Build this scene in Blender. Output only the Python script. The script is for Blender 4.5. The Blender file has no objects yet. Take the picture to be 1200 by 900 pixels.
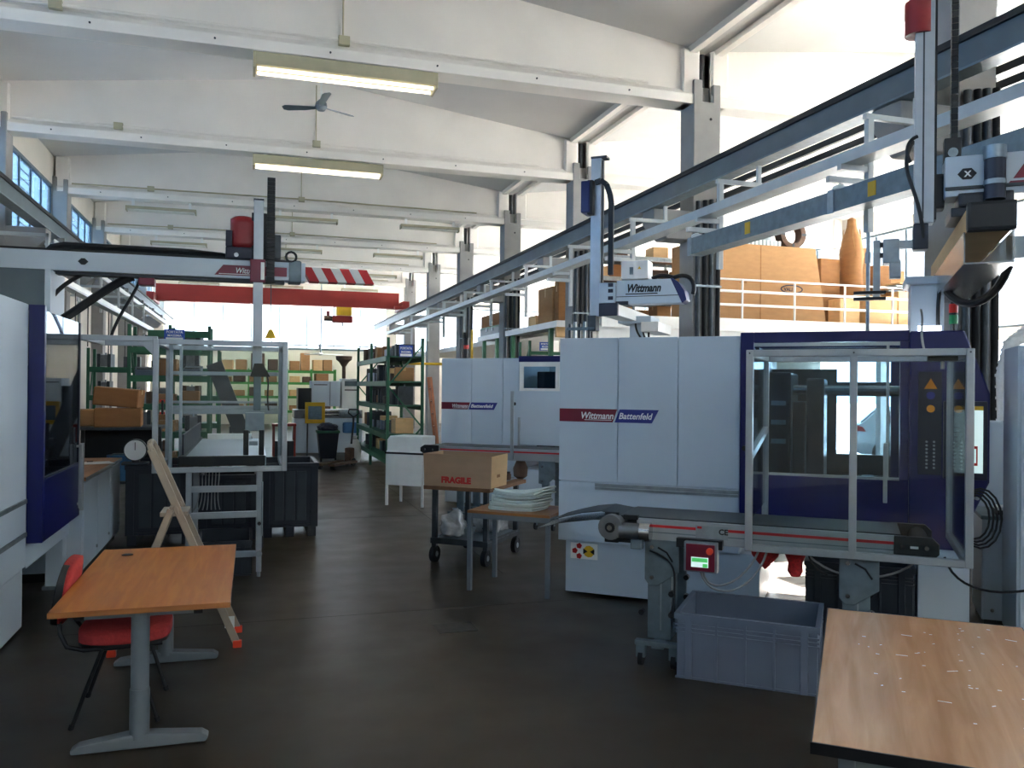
import bpy, bmesh, math, random
from mathutils import Matrix, Vector
R = math.radians
PI = math.pi
random.seed(7)
scene = bpy.context.scene
C = scene.collection

# ------------------------------------------------------------------ camera
CAM_H = 1.85
_yaw, _pitch, _roll = R(17.22), R(0.235), R(0.56)
_f = Vector((math.sin(_yaw)*math.cos(_pitch), math.cos(_yaw)*math.cos(_pitch), math.sin(_pitch)))
_r = Vector((math.cos(_yaw), -math.sin(_yaw), 0))
_u = _r.cross(_f)
_rr = _r*math.cos(_roll) + _u*math.sin(_roll)
_uu = _u*math.cos(_roll) - _r*math.sin(_roll)
cam_d = bpy.data.cameras.new('camera')
cam = bpy.data.objects.new('camera', cam_d)
C.objects.link(cam)
m = Matrix((_rr, _uu, -_f)).transposed().to_4x4()
m.translation = (0, 0, CAM_H)
cam.matrix_world = m
cam_d.sensor_width = 36
cam_d.lens = 983/1200*36
cam_d.clip_start = .05
cam_d.clip_end = 300
scene.camera = cam

# ------------------------------------------------------------------ world, sun, exposure
vs = scene.view_settings
vs.view_transform = 'Standard'
vs.look = 'None'
vs.gamma = 1
vs.use_curve_mapping = False
vs.exposure = 2.6
world = bpy.data.worlds.new('sky')
scene.world = world
world.use_nodes = True
wn = world.node_tree.nodes
wb = wn['Background']
wb.inputs[0].default_value = (0.78, 0.90, 1.04, 1)
wb.inputs[1].default_value = 1.25
sun_d = bpy.data.lights.new('sun', 'SUN')
sun_d.energy = 42
sun_d.angle = R(.6)
sun_d.color = (1, .96, .91)
sun = bpy.data.objects.new('sun', sun_d)
C.objects.link(sun)
sun.rotation_euler = Vector((.62, .40, .93)).to_track_quat('Z', 'Y').to_euler()
sun.location = (12, 12, 12)

def portal(name, loc, rot, sx, sy):
    d = bpy.data.lights.new(name, 'AREA')
    d.shape = 'RECTANGLE'
    d.size, d.size_y = sx, sy
    d.cycles.is_portal = True
    o = bpy.data.objects.new(name, d)
    C.objects.link(o)
    o.location = loc
    o.rotation_euler = rot
portal('daylight_portal_left', (-4.75, 16.3, 5.6), (0, R(-90), 0), 1.9, 51)
portal('daylight_portal_end', (6.4, 41.95, 4.7), (R(-90), 0, 0), 21, 2.4)
portal('daylight_portal_right', (17.55, 16.3, 4.9), (0, R(90), 0), 3.2, 51)
portal('daylight_portal_rear', (6.4, -9.35, 5.25), (R(90), 0, 0), 21, 1.3)
portal('daylight_portal_gate', (17.55, 17.5, 1.6), (0, R(90), 0), 3.2, 9)

# ------------------------------------------------------------------ materials
def S(r, g, b):
    f = lambda c: (c/255/12.92) if c/255 <= .04045 else ((c/255+.055)/1.055)**2.4
    return (f(r), f(g), f(b), 1)
MATS = {}
ORD = ('first', 'second', 'third', 'fourth', 'fifth', 'sixth', 'seventh', 'eighth', 'ninth', 'tenth', 'eleventh', 'twelfth')
def mat(name, col, rough=.5, metal=0, var=.10, scale=6, bump=0, stretch=(1, 1, 1), emit=0, spec=.5, detail=4):
    m = bpy.data.materials.new(name)
    MATS[name] = m
    m.use_nodes = True
    nt = m.node_tree
    N, L = nt.nodes, nt.links
    b = N['Principled BSDF']
    b.inputs['Roughness'].default_value = rough
    b.inputs['Metallic'].default_value = metal
    b.inputs['Specular IOR Level'].default_value = spec
    tc = N.new('ShaderNodeTexCoord')
    mp = N.new('ShaderNodeMapping')
    mp.inputs['Scale'].default_value = stretch
    L.new(tc.outputs['Object'], mp.inputs[0])
    nz = N.new('ShaderNodeTexNoise')
    nz.inputs['Scale'].default_value = scale
    nz.inputs['Detail'].default_value = detail
    L.new(mp.outputs[0], nz.inputs['Vector'])
    rp = N.new('ShaderNodeValToRGB')
    rp.color_ramp.elements[0].position = .3
    rp.color_ramp.elements[1].position = .7
    rp.color_ramp.elements[0].color = tuple(max(0, c*(1-var)) for c in col[:3]) + (1,)
    rp.color_ramp.elements[1].color = tuple(min(1, c*(1+var)) for c in col[:3]) + (1,)
    L.new(nz.outputs[0], rp.inputs[0])
    L.new(rp.outputs[0], b.inputs['Base Color'])
    if bump:
        bp = N.new('ShaderNodeBump')
        bp.inputs['Strength'].default_value = bump
        bp.inputs['Distance'].default_value = .01
        L.new(nz.outputs[0], bp.inputs['Height'])
        L.new(bp.outputs[0], b.inputs['Normal'])
    if emit:
        b.inputs['Emission Color'].default_value = col
        b.inputs['Emission Strength'].default_value = emit
    return m
def glassy(name, tint, gloss=.08, rough=.02, var=.04):
    m = bpy.data.materials.new(name)
    MATS[name] = m
    m.use_nodes = True
    nt = m.node_tree
    N, L = nt.nodes, nt.links
    for n in list(N):
        N.remove(n)
    out = N.new('ShaderNodeOutputMaterial')
    mix = N.new('ShaderNodeMixShader')
    tr = N.new('ShaderNodeBsdfTransparent')
    gl = N.new('ShaderNodeBsdfGlossy')
    gl.inputs['Roughness'].default_value = rough
    fr = N.new('ShaderNodeFresnel')
    fr.inputs[0].default_value = 1.45
    ml = N.new('ShaderNodeMath')
    ml.operation = 'MULTIPLY_ADD'
    ml.inputs[1].default_value = .8
    ml.inputs[2].default_value = gloss - .03
    nz = N.new('ShaderNodeTexNoise')
    nz.inputs['Scale'].default_value = 3
    rp = N.new('ShaderNodeValToRGB')
    rp.color_ramp.elements[0].color = tuple(max(0, c*(1-var)) for c in tint[:3]) + (1,)
    rp.color_ramp.elements[1].color = tuple(min(1, c*(1+var)) for c in tint[:3]) + (1,)
    L.new(nz.outputs[0], rp.inputs[0])
    L.new(rp.outputs[0], tr.inputs[0])
    L.new(fr.outputs[0], ml.inputs[0])
    L.new(ml.outputs[0], mix.inputs[0])
    L.new(tr.outputs[0], mix.inputs[1])
    L.new(gl.outputs[0], mix.inputs[2])
    L.new(mix.outputs[0], out.inputs[0])
    return m
def wood(name, c1, c2, rough=.35, scale=3.0, axis=1):
    m = mat(name, c1, rough, 0, .05, 3)
    nt = m.node_tree
    N, L = nt.nodes, nt.links
    b = N['Principled BSDF']
    tc = N.new('ShaderNodeTexCoord')
    mp = N.new('ShaderNodeMapping')
    s = [9, 9, 9]
    s[axis] = .7
    mp.inputs['Scale'].default_value = s
    L.new(tc.outputs['Object'], mp.inputs[0])
    nz = N.new('ShaderNodeTexNoise')
    nz.inputs['Scale'].default_value = scale
    nz.inputs['Detail'].default_value = 6
    nz.inputs['Distortion'].default_value = .6
    L.new(mp.outputs[0], nz.inputs['Vector'])
    rp = N.new('ShaderNodeValToRGB')
    rp.color_ramp.elements[0].position = .35
    rp.color_ramp.elements[1].position = .68
    rp.color_ramp.elements[0].color = c1
    rp.color_ramp.elements[1].color = c2
    L.new(nz.outputs[0], rp.inputs[0])
    L.new(rp.outputs[0], b.inputs['Base Color'])
    return m
mat('plaster', S(226, 218, 206), .85, 0, .05, 1.2, .05)
mat('ceiling_paint', S(208, 205, 202), .85, 0, .05, .8, .05)
mat('beam_paint', S(234, 228, 221), .8, 0, .05, 1.1, .08)
mat('concrete', S(150, 148, 146), .85, 0, .08, 3, .15)
mat('steel_blue', S(88, 102, 110), .5, .1, .10, 3)
mat('black_rail', S(26, 26, 28), .6, 0, .1, 5)
mat('galv', S(150, 160, 166), .4, .6, .15, 14)
mat('galv_dark', S(112, 126, 134), .45, .5, .15, 12)
mat('light_rail', S(190, 196, 198), .45, .2, .06, 6)
mat('machine_grey', S(194, 208, 220), .42, 0, .02, 2)
mat('machine_dark', S(40, 44, 52), .4, .2, .15, 4)
mat('machine_blue', S(10, 16, 88), .3, 0, .06, 3)
mat('navy', S(18, 24, 48), .4, 0, .08, 4)
mat('maroon', S(116, 20, 46), .35, 0, .05, 5)
mat('logo_blue', S(32, 42, 130), .35, 0, .05, 5)
mat('white_print', S(245, 245, 245), .4, 0, .02, 5)
mat('black', S(18, 18, 20), .45, 0, .1, 6)
mat('rubber', S(24, 24, 26), .75, 0, .1, 8)
mat('belt', S(52, 58, 62), .45, 0, .08, 8)
mat('ladder_alu', S(170, 156, 138), .4, .3, .06, 10)
mat('alu', S(166, 173, 179), .35, .55, .05, 10)
mat('chrome', S(200, 200, 200), .18, 1, .05, 6)
mat('steel', S(128, 130, 134), .35, .8, .15, 9)
mat('dark_steel', S(70, 74, 78), .45, .6, .2, 9)
mat('rusty', S(96, 72, 58), .7, .2, .25, 9)
mat('red_stripe', S(196, 26, 32), .4, 0, .05, 5)
mat('crane_red', S(152, 40, 32), .5, 0, .08, 2)
mat('cover_red', S(150, 26, 30), .35, 0, .12, 7, .2)
mat('yellow', S(226, 180, 30), .45, 0, .08, 5)
mat('amber', S(236, 150, 30), .45, 0, .05, 5)
mat('orange_red', S(236, 70, 40), .5, 0, .05, 5)
mat('chair_red', S(190, 58, 56), .85, 0, .12, 60, .3)
mat('green_rack', S(34, 96, 68), .5, 0, .12, 5)
mat('green_bright', S(70, 150, 70), .5, 0, .1, 5)
mat('sign_blue', S(40, 80, 180), .4, 0, .05, 5)
mat('cardboard', S(174, 131, 88), .85, 0, .07, 4, .05, (1, 1, 3))
mat('cardboard_dark', S(150, 104, 62), .85, 0, .10, 4, .05, (1, 1, 3))
mat('cardboard_pale', S(214, 176, 128), .85, 0, .07, 4, .05, (1, 1, 3))
mat('cardboard_grey', S(172, 142, 114), .85, 0, .06, 4, .05, (1, 1, 3))
mat('tape', S(205, 165, 110), .3, 0, .04, 6)
mat('fragile_red', S(190, 40, 34), .7, 0, .1, 20)
mat('ink', S(60, 50, 60), .7, 0, .1, 20)
mat('crate_grey', S(110, 120, 138), .45, 0, .05, 4)
mat('crate_dark', S(44, 50, 58), .5, 0, .1, 4)
mat('bin_blue', S(24, 30, 42), .45, 0, .12, 4)
mat('leg_grey', S(116, 124, 130), .4, .2, .05, 6)
mat('white_paint', S(232, 232, 230), .45, 0, .04, 4)
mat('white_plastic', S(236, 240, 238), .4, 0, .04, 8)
mat('foam', S(222, 232, 228), .7, 0, .05, 6)
mat('bag_plastic', S(190, 190, 190), .15, .2, .35, 9, .8)
mat('red_net', S(190, 40, 40), .7, 0, .35, 60, .6)
mat('hose_white', S(235, 235, 235), .5, 0, .05, 30)
mat('cable', S(30, 30, 32), .5, 0, .1, 8)
mat('cable_grey', S(150, 150, 150), .5, 0, .1, 8)
mat('lamp_body', S(176, 168, 140), .5, 0, .08, 4)
mat('tube_lit', (1.0, .93, .72, 1), .4, 0, .0, 4, emit=.55)
mat('tube_off', S(225, 222, 210), .35, 0, .04, 6)
mat('led_lit', (.85, .92, 1, 1), .4, 0, .0, 4, emit=1.6)
mat('screen_lit', (.75, .95, .92, 1), .3, 0, .03, 2, emit=.10)
mat('screen_green', (.10, .75, .18, 1), .3, 0, .03, 2, emit=.06)
mat('signal_red', S(210, 40, 30), .3, 0, .04, 4)
mat('signal_green', S(20, 120, 70), .3, 0, .04, 4)
mat('stripe_red', S(190, 30, 34), .5, 0, .06, 5)
mat('added_dark_ground', S(76, 76, 78), .95, 0, .2, 2)
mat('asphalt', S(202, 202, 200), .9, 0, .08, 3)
mat('car_white', S(205, 212, 216), .2, .2, .02, 2)
mat('car_glass', S(30, 36, 42), .08, 0, .05, 2)
mat('tail_red', S(190, 18, 20), .25, 0, .05, 5)
mat('sack', S(214, 214, 210), .8, 0, .08, 10, .4)
mat('net_blue', S(60, 110, 160), .6, 0, .1, 8)
mat('wood_plank', S(120, 84, 56), .75, 0, .2, 5, .1, (1, 6, 1))
mat('copper_tube', S(170, 110, 80), .4, .4, .15, 7)
mat('hatch', S(70, 68, 62), .8, .1, .2, 12)
wood('beech', S(190, 108, 34), S(208, 130, 50), .45, 2.4, 1)
wood('beech_right', S(178, 130, 90), S(196, 150, 108), .25, 2.2, 1)
wood('table_brown', S(150, 92, 48), S(176, 116, 66), .35, 2.4, 0)
glassy('acrylic', (.93, .96, .97, 1), .03)
glassy('acrylic_side', (.86, .91, .94, 1), .03)
glassy('door_glass', (.58, .74, .86, 1), .035)
glassy('door_glass_left', (.50, .54, .62, 1), .05)
glassy('pane_blue', (.58, .76, .92, 1), .06)
glassy('pane_clear', (.92, .95, .96, 1), .05)
glassy('film', (.80, .84, .86, 1), .18, .25)
# concrete floor: broad stains, fine grain, soft sheen
fm = mat('floor_concrete', S(58, 48, 36), .38, 0, .16, .9, .0, detail=8, spec=.32)
nt = fm.node_tree
nz2 = nt.nodes.new('ShaderNodeTexNoise')
nz2.inputs['Scale'].default_value = 2.2
nz2.inputs['Detail'].default_value = 7
mr = nt.nodes.new('ShaderNodeMapRange')
mr.inputs['To Min'].default_value = .26
mr.inputs['To Max'].default_value = .55
tcf = nt.nodes.new('ShaderNodeTexCoord')
nt.links.new(tcf.outputs['Object'], nz2.inputs['Vector'])
nt.links.new(nz2.outputs[0], mr.inputs[0])
nt.links.new(mr.outputs[0], nt.nodes['Principled BSDF'].inputs['Roughness'])

# ------------------------------------------------------------------ mesh helpers
class MB:
    def __init__(s):
        s.v, s.f = [], []
    def add(s, vs, fs, M=None):
        o = len(s.v)
        if M is not None:
            vs = [tuple(M @ Vector(p)) for p in vs]
        s.v += [tuple(p) for p in vs]
        s.f += [tuple(i+o for i in f) for f in fs]
        return s
    def box(s, a, b, M=None):
        x0, y0, z0 = a
        x1, y1, z1 = b
        if x0 > x1: x0, x1 = x1, x0
        if y0 > y1: y0, y1 = y1, y0
        if z0 > z1: z0, z1 = z1, z0
        return s.add([(x0,y0,z0),(x1,y0,z0),(x1,y1,z0),(x0,y1,z0),(x0,y0,z1),(x1,y0,z1),(x1,y1,z1),(x0,y1,z1)],
                     [(0,3,2,1),(4,5,6,7),(0,1,5,4),(1,2,6,5),(2,3,7,6),(3,0,4,7)], M)
    def bar(s, p, q, w, h, up=(0, 0, 1)):           # square bar from p to q
        p, q = Vector(p), Vector(q)
        d = (q-p).normalized()
        u = Vector(up)
        if abs(d.dot(u)) > .98: u = Vector((0, 1, 0))
        a = d.cross(u).normalized()
        b = a.cross(d)
        M = Matrix((a, d, b)).transposed().to_4x4()
        M.translation = p
        L = (q-p).length
        return s.box((-w/2, 0, -h/2), (w/2, L, h/2), M)
    def cyl(s, p, q, r, r2=None, n=12):
        p, q = Vector(p), Vector(q)
        r2 = r if r2 is None else r2
        d = (q-p).normalized()
        a = d.orthogonal().normalized()
        b = d.cross(a)
        vs = []
        for c, rr in ((p, r), (q, r2)):
            for i in range(n):
                t = 2*PI*i/n
                vs.append(tuple(c + (a*math.cos(t)+b*math.sin(t))*rr))
        fs = [(i, (i+1) % n, n+(i+1) % n, n+i) for i in range(n)]
        fs += [tuple(range(n-1, -1, -1)), tuple(range(n, 2*n))]
        return s.add(vs, fs)
    def tube(s, pts, r, n=8):
        P = [Vector(p) for p in pts]
        vs, fs = [], []
        a = None
        for i, p in enumerate(P):
            d = (P[min(i+1, len(P)-1)] - P[max(i-1, 0)]).normalized()
            if a is None:
                a = d.orthogonal().normalized()
            else:
                a = (a - d*a.dot(d)).normalized()
            b = d.cross(a)
            for k in range(n):
                t = 2*PI*k/n
                vs.append(tuple(p+(a*math.cos(t)+b*math.sin(t))*r))
        for i in range(len(P)-1):
            for k in range(n):
                fs.append((i*n+k, i*n+(k+1) % n, (i+1)*n+(k+1) % n, (i+1)*n+k))
        fs += [tuple(range(n-1, -1, -1)), tuple(range((len(P)-1)*n, len(P)*n))]
        return s.add(vs, fs)
    def prism(s, poly, t0, t1, axis='y'):           # poly of 2D points, extruded along an axis
        n = len(poly)
        def P(a, b, t):
            return {'y': (a, t, b), 'x': (t, a, b), 'z': (a, b, t)}[axis]
        vs = [P(a, b, t0) for a, b in poly] + [P(a, b, t1) for a, b in poly]
        fs = [tuple(range(n)), tuple(range(2*n-1, n-1, -1))]
        fs += [((i+1) % n, i, n+i, n+(i+1) % n) for i in range(n)]
        return s.add(vs, fs)
    def lathe(s, prof, c=(0, 0, 0), n=16):          # prof: (radius, z)
        vs, fs = [], []
        for r, z in prof:
            for k in range(n):
                t = 2*PI*k/n
                vs.append((c[0]+r*math.cos(t), c[1]+r*math.sin(t), c[2]+z))
        for i in range(len(prof)-1):
            for k in range(n):
                fs.append((i*n+k, i*n+(k+1) % n, (i+1)*n+(k+1) % n, (i+1)*n+k))
        fs += [tuple(range(n-1, -1, -1)), tuple(range((len(prof)-1)*n, len(prof)*n))]
        return s.add(vs, fs)
    def build(s, name, m=None, parent=None, smooth=False, bevel=0, seg=2, loc=None, rot=None):
        me = bpy.data.meshes.new(name)
        me.from_pydata(s.v, [], s.f)
        bm = bmesh.new()
        bm.from_mesh(me)
        bmesh.ops.recalc_face_normals(bm, faces=bm.faces)
        if bevel:
            es = [e for e in bm.edges if len(e.link_faces) == 2 and e.calc_face_angle(0) > .6]
            bmesh.ops.bevel(bm, geom=es, offset=bevel, segments=seg, profile=.7, affect='EDGES')
        bm.to_mesh(me)
        bm.free()
        if smooth:
            for p in me.polygons:
                p.use_smooth = True
            try:
                me.set_sharp_from_angle(angle=R(40))
            except Exception:
                pass
        if m:
            me.materials.append(MATS[m] if isinstance(m, str) else m)
        o = bpy.data.objects.new(name, me)
        C.objects.link(o)
        if parent is not None:
            o.parent = parent
        if loc is not None:
            o.location = loc
        if rot is not None:
            o.rotation_euler = rot
        return o
def bx(name, a, b, m, parent=None, bevel=0, M=None, seg=2):
    return MB().box(a, b, M).build(name, m, parent, bevel=bevel, seg=seg)
def cy(name, p, q, r, m, parent=None, r2=None, n=14):
    return MB().cyl(p, q, r, r2, n).build(name, m, parent, smooth=True)
def tb(name, pts, r, m, parent=None, n=8):
    return MB().tube(pts, r, n).build(name, m, parent, smooth=True)
def tag(o, label, cat=None, group=None, kind=None):
    o['label'] = label
    if cat: o['category'] = cat
    if group: o['group'] = group
    if kind: o['kind'] = kind
    return o
def thing(name, label, cat, loc=(0, 0, 0), rz=0, group=None):
    o = bpy.data.objects.new(name, None)
    C.objects.link(o)
    o.empty_display_size = .1
    o.location = loc
    o.rotation_euler = (0, 0, rz)
    return tag(o, label, cat, group)
def struct(o, label):
    o['kind'] = 'structure'
    o['label'] = label
    return o
def dup(root, loc=None, rz=None, label=None, group=None):
    def cp(o, par):
        c = o.copy()
        C.objects.link(c)
        c.parent = par
        for ch in list(o.children):
            cp(ch, c)
        return c
    r = cp(root, None)
    if loc is not None: r.location = loc
    if rz is not None: r.rotation_euler = (0, 0, rz)
    if label: r['label'] = label
    if group: r['group'] = group
    return r
def text(name, body, size, m, parent, loc, rot=(R(90), 0, 0), shear=0, depth=.001, bold=0, align='LEFT', sx=1, width=None):
    cu = bpy.data.curves.new(name, 'FONT')
    cu.body = body
    cu.size = size
    cu.shear = shear
    cu.extrude = depth
    cu.offset = bold
    cu.align_x = align
    cu.resolution_u = 3
    t = bpy.data.objects.new(name, cu)
    C.objects.link(t)
    dg = bpy.context.evaluated_depsgraph_get()
    me = bpy.data.meshes.new_from_object(t.evaluated_get(dg))
    bpy.data.objects.remove(t)
    me.materials.clear()
    me.materials.append(MATS[m])
    if width:
        xs = [v.co.x for v in me.vertices]
        sx = width/(max(xs)-min(xs))
    o = bpy.data.objects.new(name, me)
    C.objects.link(o)
    o.parent = parent
    o.location = loc
    o.rotation_euler = rot
    o.scale = (sx, 1, 1)
    return o
def sag(p, q, drop, n=10):
    p, q = Vector(p), Vector(q)
    return [tuple(p.lerp(q, i/n) + Vector((0, 0, -drop*4*(i/n)*(1-i/n)))) for i in range(n+1)]
def bez(p0, p1, p2, p3, n=12):
    P = [Vector(p) for p in (p0, p1, p2, p3)]
    out = []
    for i in range(n+1):
        t = i/n
        out.append(tuple(P[0]*(1-t)**3 + P[1]*3*t*(1-t)**2 + P[2]*3*t*t*(1-t) + P[3]*t**3))
    return out

# ================================================================== THE HALL
Y0, Y1 = -9.0, 41.6
XL, XV, XR = -4.4, 6.6, 17.2
COLY = [1.33 + 5.01*i for i in range(8)]
EAVE, RL, RR_ = 7.05, 1.1, 11.9
RIDGE = 7.72
floor = struct(bx('floor', (XL-.3, Y0-.3, -.2), (XR+.3, Y1+.3, 0), 'floor_concrete'), 'dark grey-green worn concrete workshop floor')
for y in (1.6, 6.85, 11.9, 17.0):
    bx('floor_joint', (-1.4, y, -.001), (6.3, y+.006, .0012), 'hatch', floor)
bx('floor_joint', (2.4, 8.0, -.001), (2.406, 17.0, .0012), 'hatch', floor)
struct(bx('ground', (XL-.3, -70, -.6), (90, 110, -.21), 'asphalt'), 'sunlit paved yard around the hall')  # extended all round the hall to bounce sunlight up to the ceiling
struct(bx('ground', (-70, -70, -.6), (XL-.3, 110, -.21), 'added_dark_ground'), 'unseen dark ground added beyond the left wall to cut upward light')  # unseen dark ground, added to weaken light rising through the left windows
# roof of two bays (a roof light is added in the far bay for the sun patch)
def roofz(x):
    if x <= XV:
        return EAVE + (RIDGE-EAVE)*(1-abs(x-RL)/5.5)
    return EAVE + (RIDGE-EAVE)*(1-abs(x-RR_)/5.3)
mb = MB()
def slab(x0, x1, y0, y1):
    a, b = roofz(x0+1e-4), roofz(x1-1e-4)
    mb.add([(x0,y0,a),(x1,y0,b),(x1,y1,b),(x0,y1,a),(x0,y0,a+.16),(x1,y0,b+.16),(x1,y1,b+.16),(x0,y1,a+.16)],
           [(0,3,2,1),(4,5,6,7),(0,1,5,4),(1,2,6,5),(2,3,7,6),(3,0,4,7)])
slab(XL-.3, RL, Y0-.3, Y1+.3)
slab(RL, XV, Y0-.3, Y1+.3)
SKX0, SKX1, SKY0, SKY1 = 9.2, 10.9, 9.4, 11.15
slab(XV, SKX0, Y0-.3, Y1+.3)
slab(SKX0, SKX1, Y0-.3, SKY0)
slab(SKX0, SKX1, SKY1, Y1+.3)
slab(SKX1, RR_, Y0-.3, Y1+.3)
slab(RR_, XR+.3, Y0-.3, Y1+.3)
ceil = struct(mb.build('ceiling', 'ceiling_paint'), 'white painted pitched concrete roof with ridges over each bay')
w = MB()
for x in (SKX0, SKX1-.05):
    w.box((x, SKY0, roofz(x)), (x+.05, SKY1, roofz(x)+.3))
for y in (SKY0, SKY1-.05):
    w.box((SKX0, y, roofz(SKX0)), (SKX1, y+.05, roofz(SKX1)+.25))
struct(w.build('window_40', 'white_paint'), 'small roof light added over the right bay for the floor sun patch')  # opening added so the sun throws a patch behind the near machine
# precast joints along the slopes
for k, x in enumerate((XV-.22, XV+.22)):
    struct(MB().bar((x, Y0, roofz(x)-.04), (x, Y1, roofz(x)-.04), .12, .10).build('trim_%d' % (k+1), 'beam_paint'), 'white moulded edge along the roof valley')
# ---- walls
ZW0, ZW1 = 4.75, 6.37
mb = MB()
mb.box((XL-.09, Y0, 0), (XL, Y1, ZW0)).box((XL-.09, Y0, ZW1), (XL, Y1, 7.12)).box((XL-.09, Y0, ZW0), (XL, Y0+.1, ZW1))
ys = [Y0] + [c for c in COLY] + [Y1]
for c in [-3.68] + COLY:
    mb.box((XL-.09, c, ZW0), (XL, c+.5, ZW1))
wall_left = struct(mb.build('wall_left', 'plaster'), 'cream plaster left wall with high strip windows')
# wall ribs (pilaster panels and pipes) on the left wall
for i, y in enumerate([12.4, 14.2, 17.6, 19.5, 22.6, 24.3, 27.8, 29.6, 33.0, 35.0]):
    cy('wall_pipe', (XL+.06, y, .2), (XL+.06, y, 4.6), .04 if i % 2 else .025, 'cable_grey' if i % 2 else 'dark_steel', wall_left, n=8)
for y0 in (11.9, 16.9, 21.95, 26.95, 31.95):
    bx('wall_panel', (XL, y0+.1, .3), (XL+.03, y0+2.1, 4.3), 'plaster', wall_left, .01)
    bx('wall_panel', (XL, y0+2.2, .3), (XL+.03, y0+4.2, 4.3), 'plaster', wall_left, .01)
mb = MB()
ZE0, ZE1 = 3.55, 5.85
mb.box((XL, Y1, 0), (XR, Y1+.3, ZE0)).box((XL, Y1, ZE1), (XR, Y1+.3, 7.8))
for x in (XL, 6.35, XR-.5):
    mb.box((x, Y1, ZE0), (x+.5, Y1+.3, ZE1))
struct(mb.build('wall_back', 'plaster'), 'cream far end wall below a bright strip window')
GY0, GY1, GZ = 13.2, 22.5, 3.1
ZR0, ZR1 = 3.4, 6.4
mb = MB()
mb.box((XR, Y0, 0), (XR+.3, GY0, ZR0)).box((XR, GY1, 0), (XR+.3, Y1, ZR0)).box((XR, GY0, GZ), (XR+.3, GY1, ZR0))
mb.box((XR, Y0, ZR1), (XR+.3, Y1, 7.12)).box((XR, Y0, ZR0), (XR+.3, Y0+.1, ZR1))
for c in [-3.68] + COLY:
    mb.box((XR, c, ZR0), (XR+.3, c+.3, ZR1))
struct(mb.build('wall_right', 'plaster'), 'cream right wall with a long strip window over an open gate')
ZN0 = 4.65
mb = MB()
mb.box((XL-.3, Y0-.3, 0), (XR+.3, Y0, ZN0)).box((XL-.3, Y0-.3, ZE1), (XR+.3, Y0, 7.8))
for x in (XL-.3, 6.35, XR-.5):
    mb.box((x, Y0-.3, ZN0), (x+.8, Y0, ZE1))
struct(mb.build('wall_rear', 'plaster'), 'cream wall with added strip windows closing the near end of the hall')
# ---- windows: frame, mullions and a pane for each light
def window_strip(n, axis, at, a0, a1, z0, z1, count, pane, label, louver=None):
    """axis 'y': strip runs along Y at X=at ; axis 'x': runs along X at Y=at"""
    def B(m_, s0, s1, t0, t1, za, zb):
        if axis == 'y':
            m_.box((at+t0, s0, za), (at+t1, s1, zb))
        else:
            m_.box((s0, at+t0, za), (s1, at+t1, zb))
    m_ = MB()
    B(m_, a0, a1, -.04, .04, z0, z0+.06)
    B(m_, a0, a1, -.04, .04, z1-.06, z1)
    fr = m_.build('window_%d' % n, 'steel_blue')
    struct(fr, label)
    st = (a1-a0)/count
    for i in range(count+1):
        m_ = MB()
        B(m_, a0+i*st-.025, a0+i*st+.025, -.015, .015, z0, z1)
        m_.build('mullion', 'steel_blue', fr)
    for i in range(count):
        m_ = MB()
        B(m_, a0+i*st+.025, a0+(i+1)*st-.025, -.004, .004, z0+.06, z1-.06)
        m_.build('pane', pane, fr)
        if louver == i:
            for k in range(9):
                z = z0 + .1 + k*(z1-z0-.2)/8
                m_ = MB()
                B(m_, a0+i*st+.03, a0+(i+1)*st-.03, -.008, .008, z, z+.012)
                m_.build('louver', 'steel_blue', fr)
    return fr
n = 1
for i in range(2, 8):
    a0 = COLY[i]+.5
    a1 = COLY[i+1] if i < 7 else Y1
    window_strip(n, 'y', XL-.03, a0, a1, ZW0, ZW1, 5, 'pane_blue', 'blue-tinted strip window high in the left wall', 2)
    n += 1
for i in range(0, 2):
    window_strip(n, 'y', XL-.03, COLY[i]+.5, COLY[i+1], ZW0, ZW1, 5, 'pane_blue', 'blue-tinted strip window high in the left wall', 2)
    n += 1
CY = [Y0-.4, -3.68] + COLY
for i in range(0, 2):
    window_strip(n, 'y', XL-.03, CY[i]+.5, CY[i+1], ZW0, ZW1, 5, 'pane_blue', 'blue-tinted strip window high in the left wall', 2)
    n += 1
window_strip(n, 'x', Y1+.12, XL+.5, 6.35, ZE0, ZE1, 8, 'pane_clear', 'overexposed strip window in the far end wall behind the red crane')
n += 1
window_strip(n, 'x', Y1+.12, 6.85, XR-.5, ZE0, ZE1, 8, 'pane_clear', 'bright strip window in the end wall of the mezzanine bay')
n += 1
window_strip(n, 'x', Y0-.12, XL+.5, 6.35, ZN0, ZE1, 8, 'pane_clear', 'added unseen strip window in the near end wall of the main bay')  # unseen rear windows added to brighten surfaces facing the camera
n += 1
window_strip(n, 'x', Y0-.12, 7.15, XR-.5, ZN0, ZE1, 8, 'pane_clear', 'added unseen strip window in the near end wall of the mezzanine bay')
n += 1
for i in range(0, 10):
    a0 = CY[i]+(.5 if i == 0 else .3)
    a1 = CY[i+1] if i < 9 else Y1
    window_strip(n, 'y', XR+.12, a0, a1, ZR0, ZR1, 4, 'pane_clear', 'bright strip window in the right wall')
    n += 1
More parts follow.
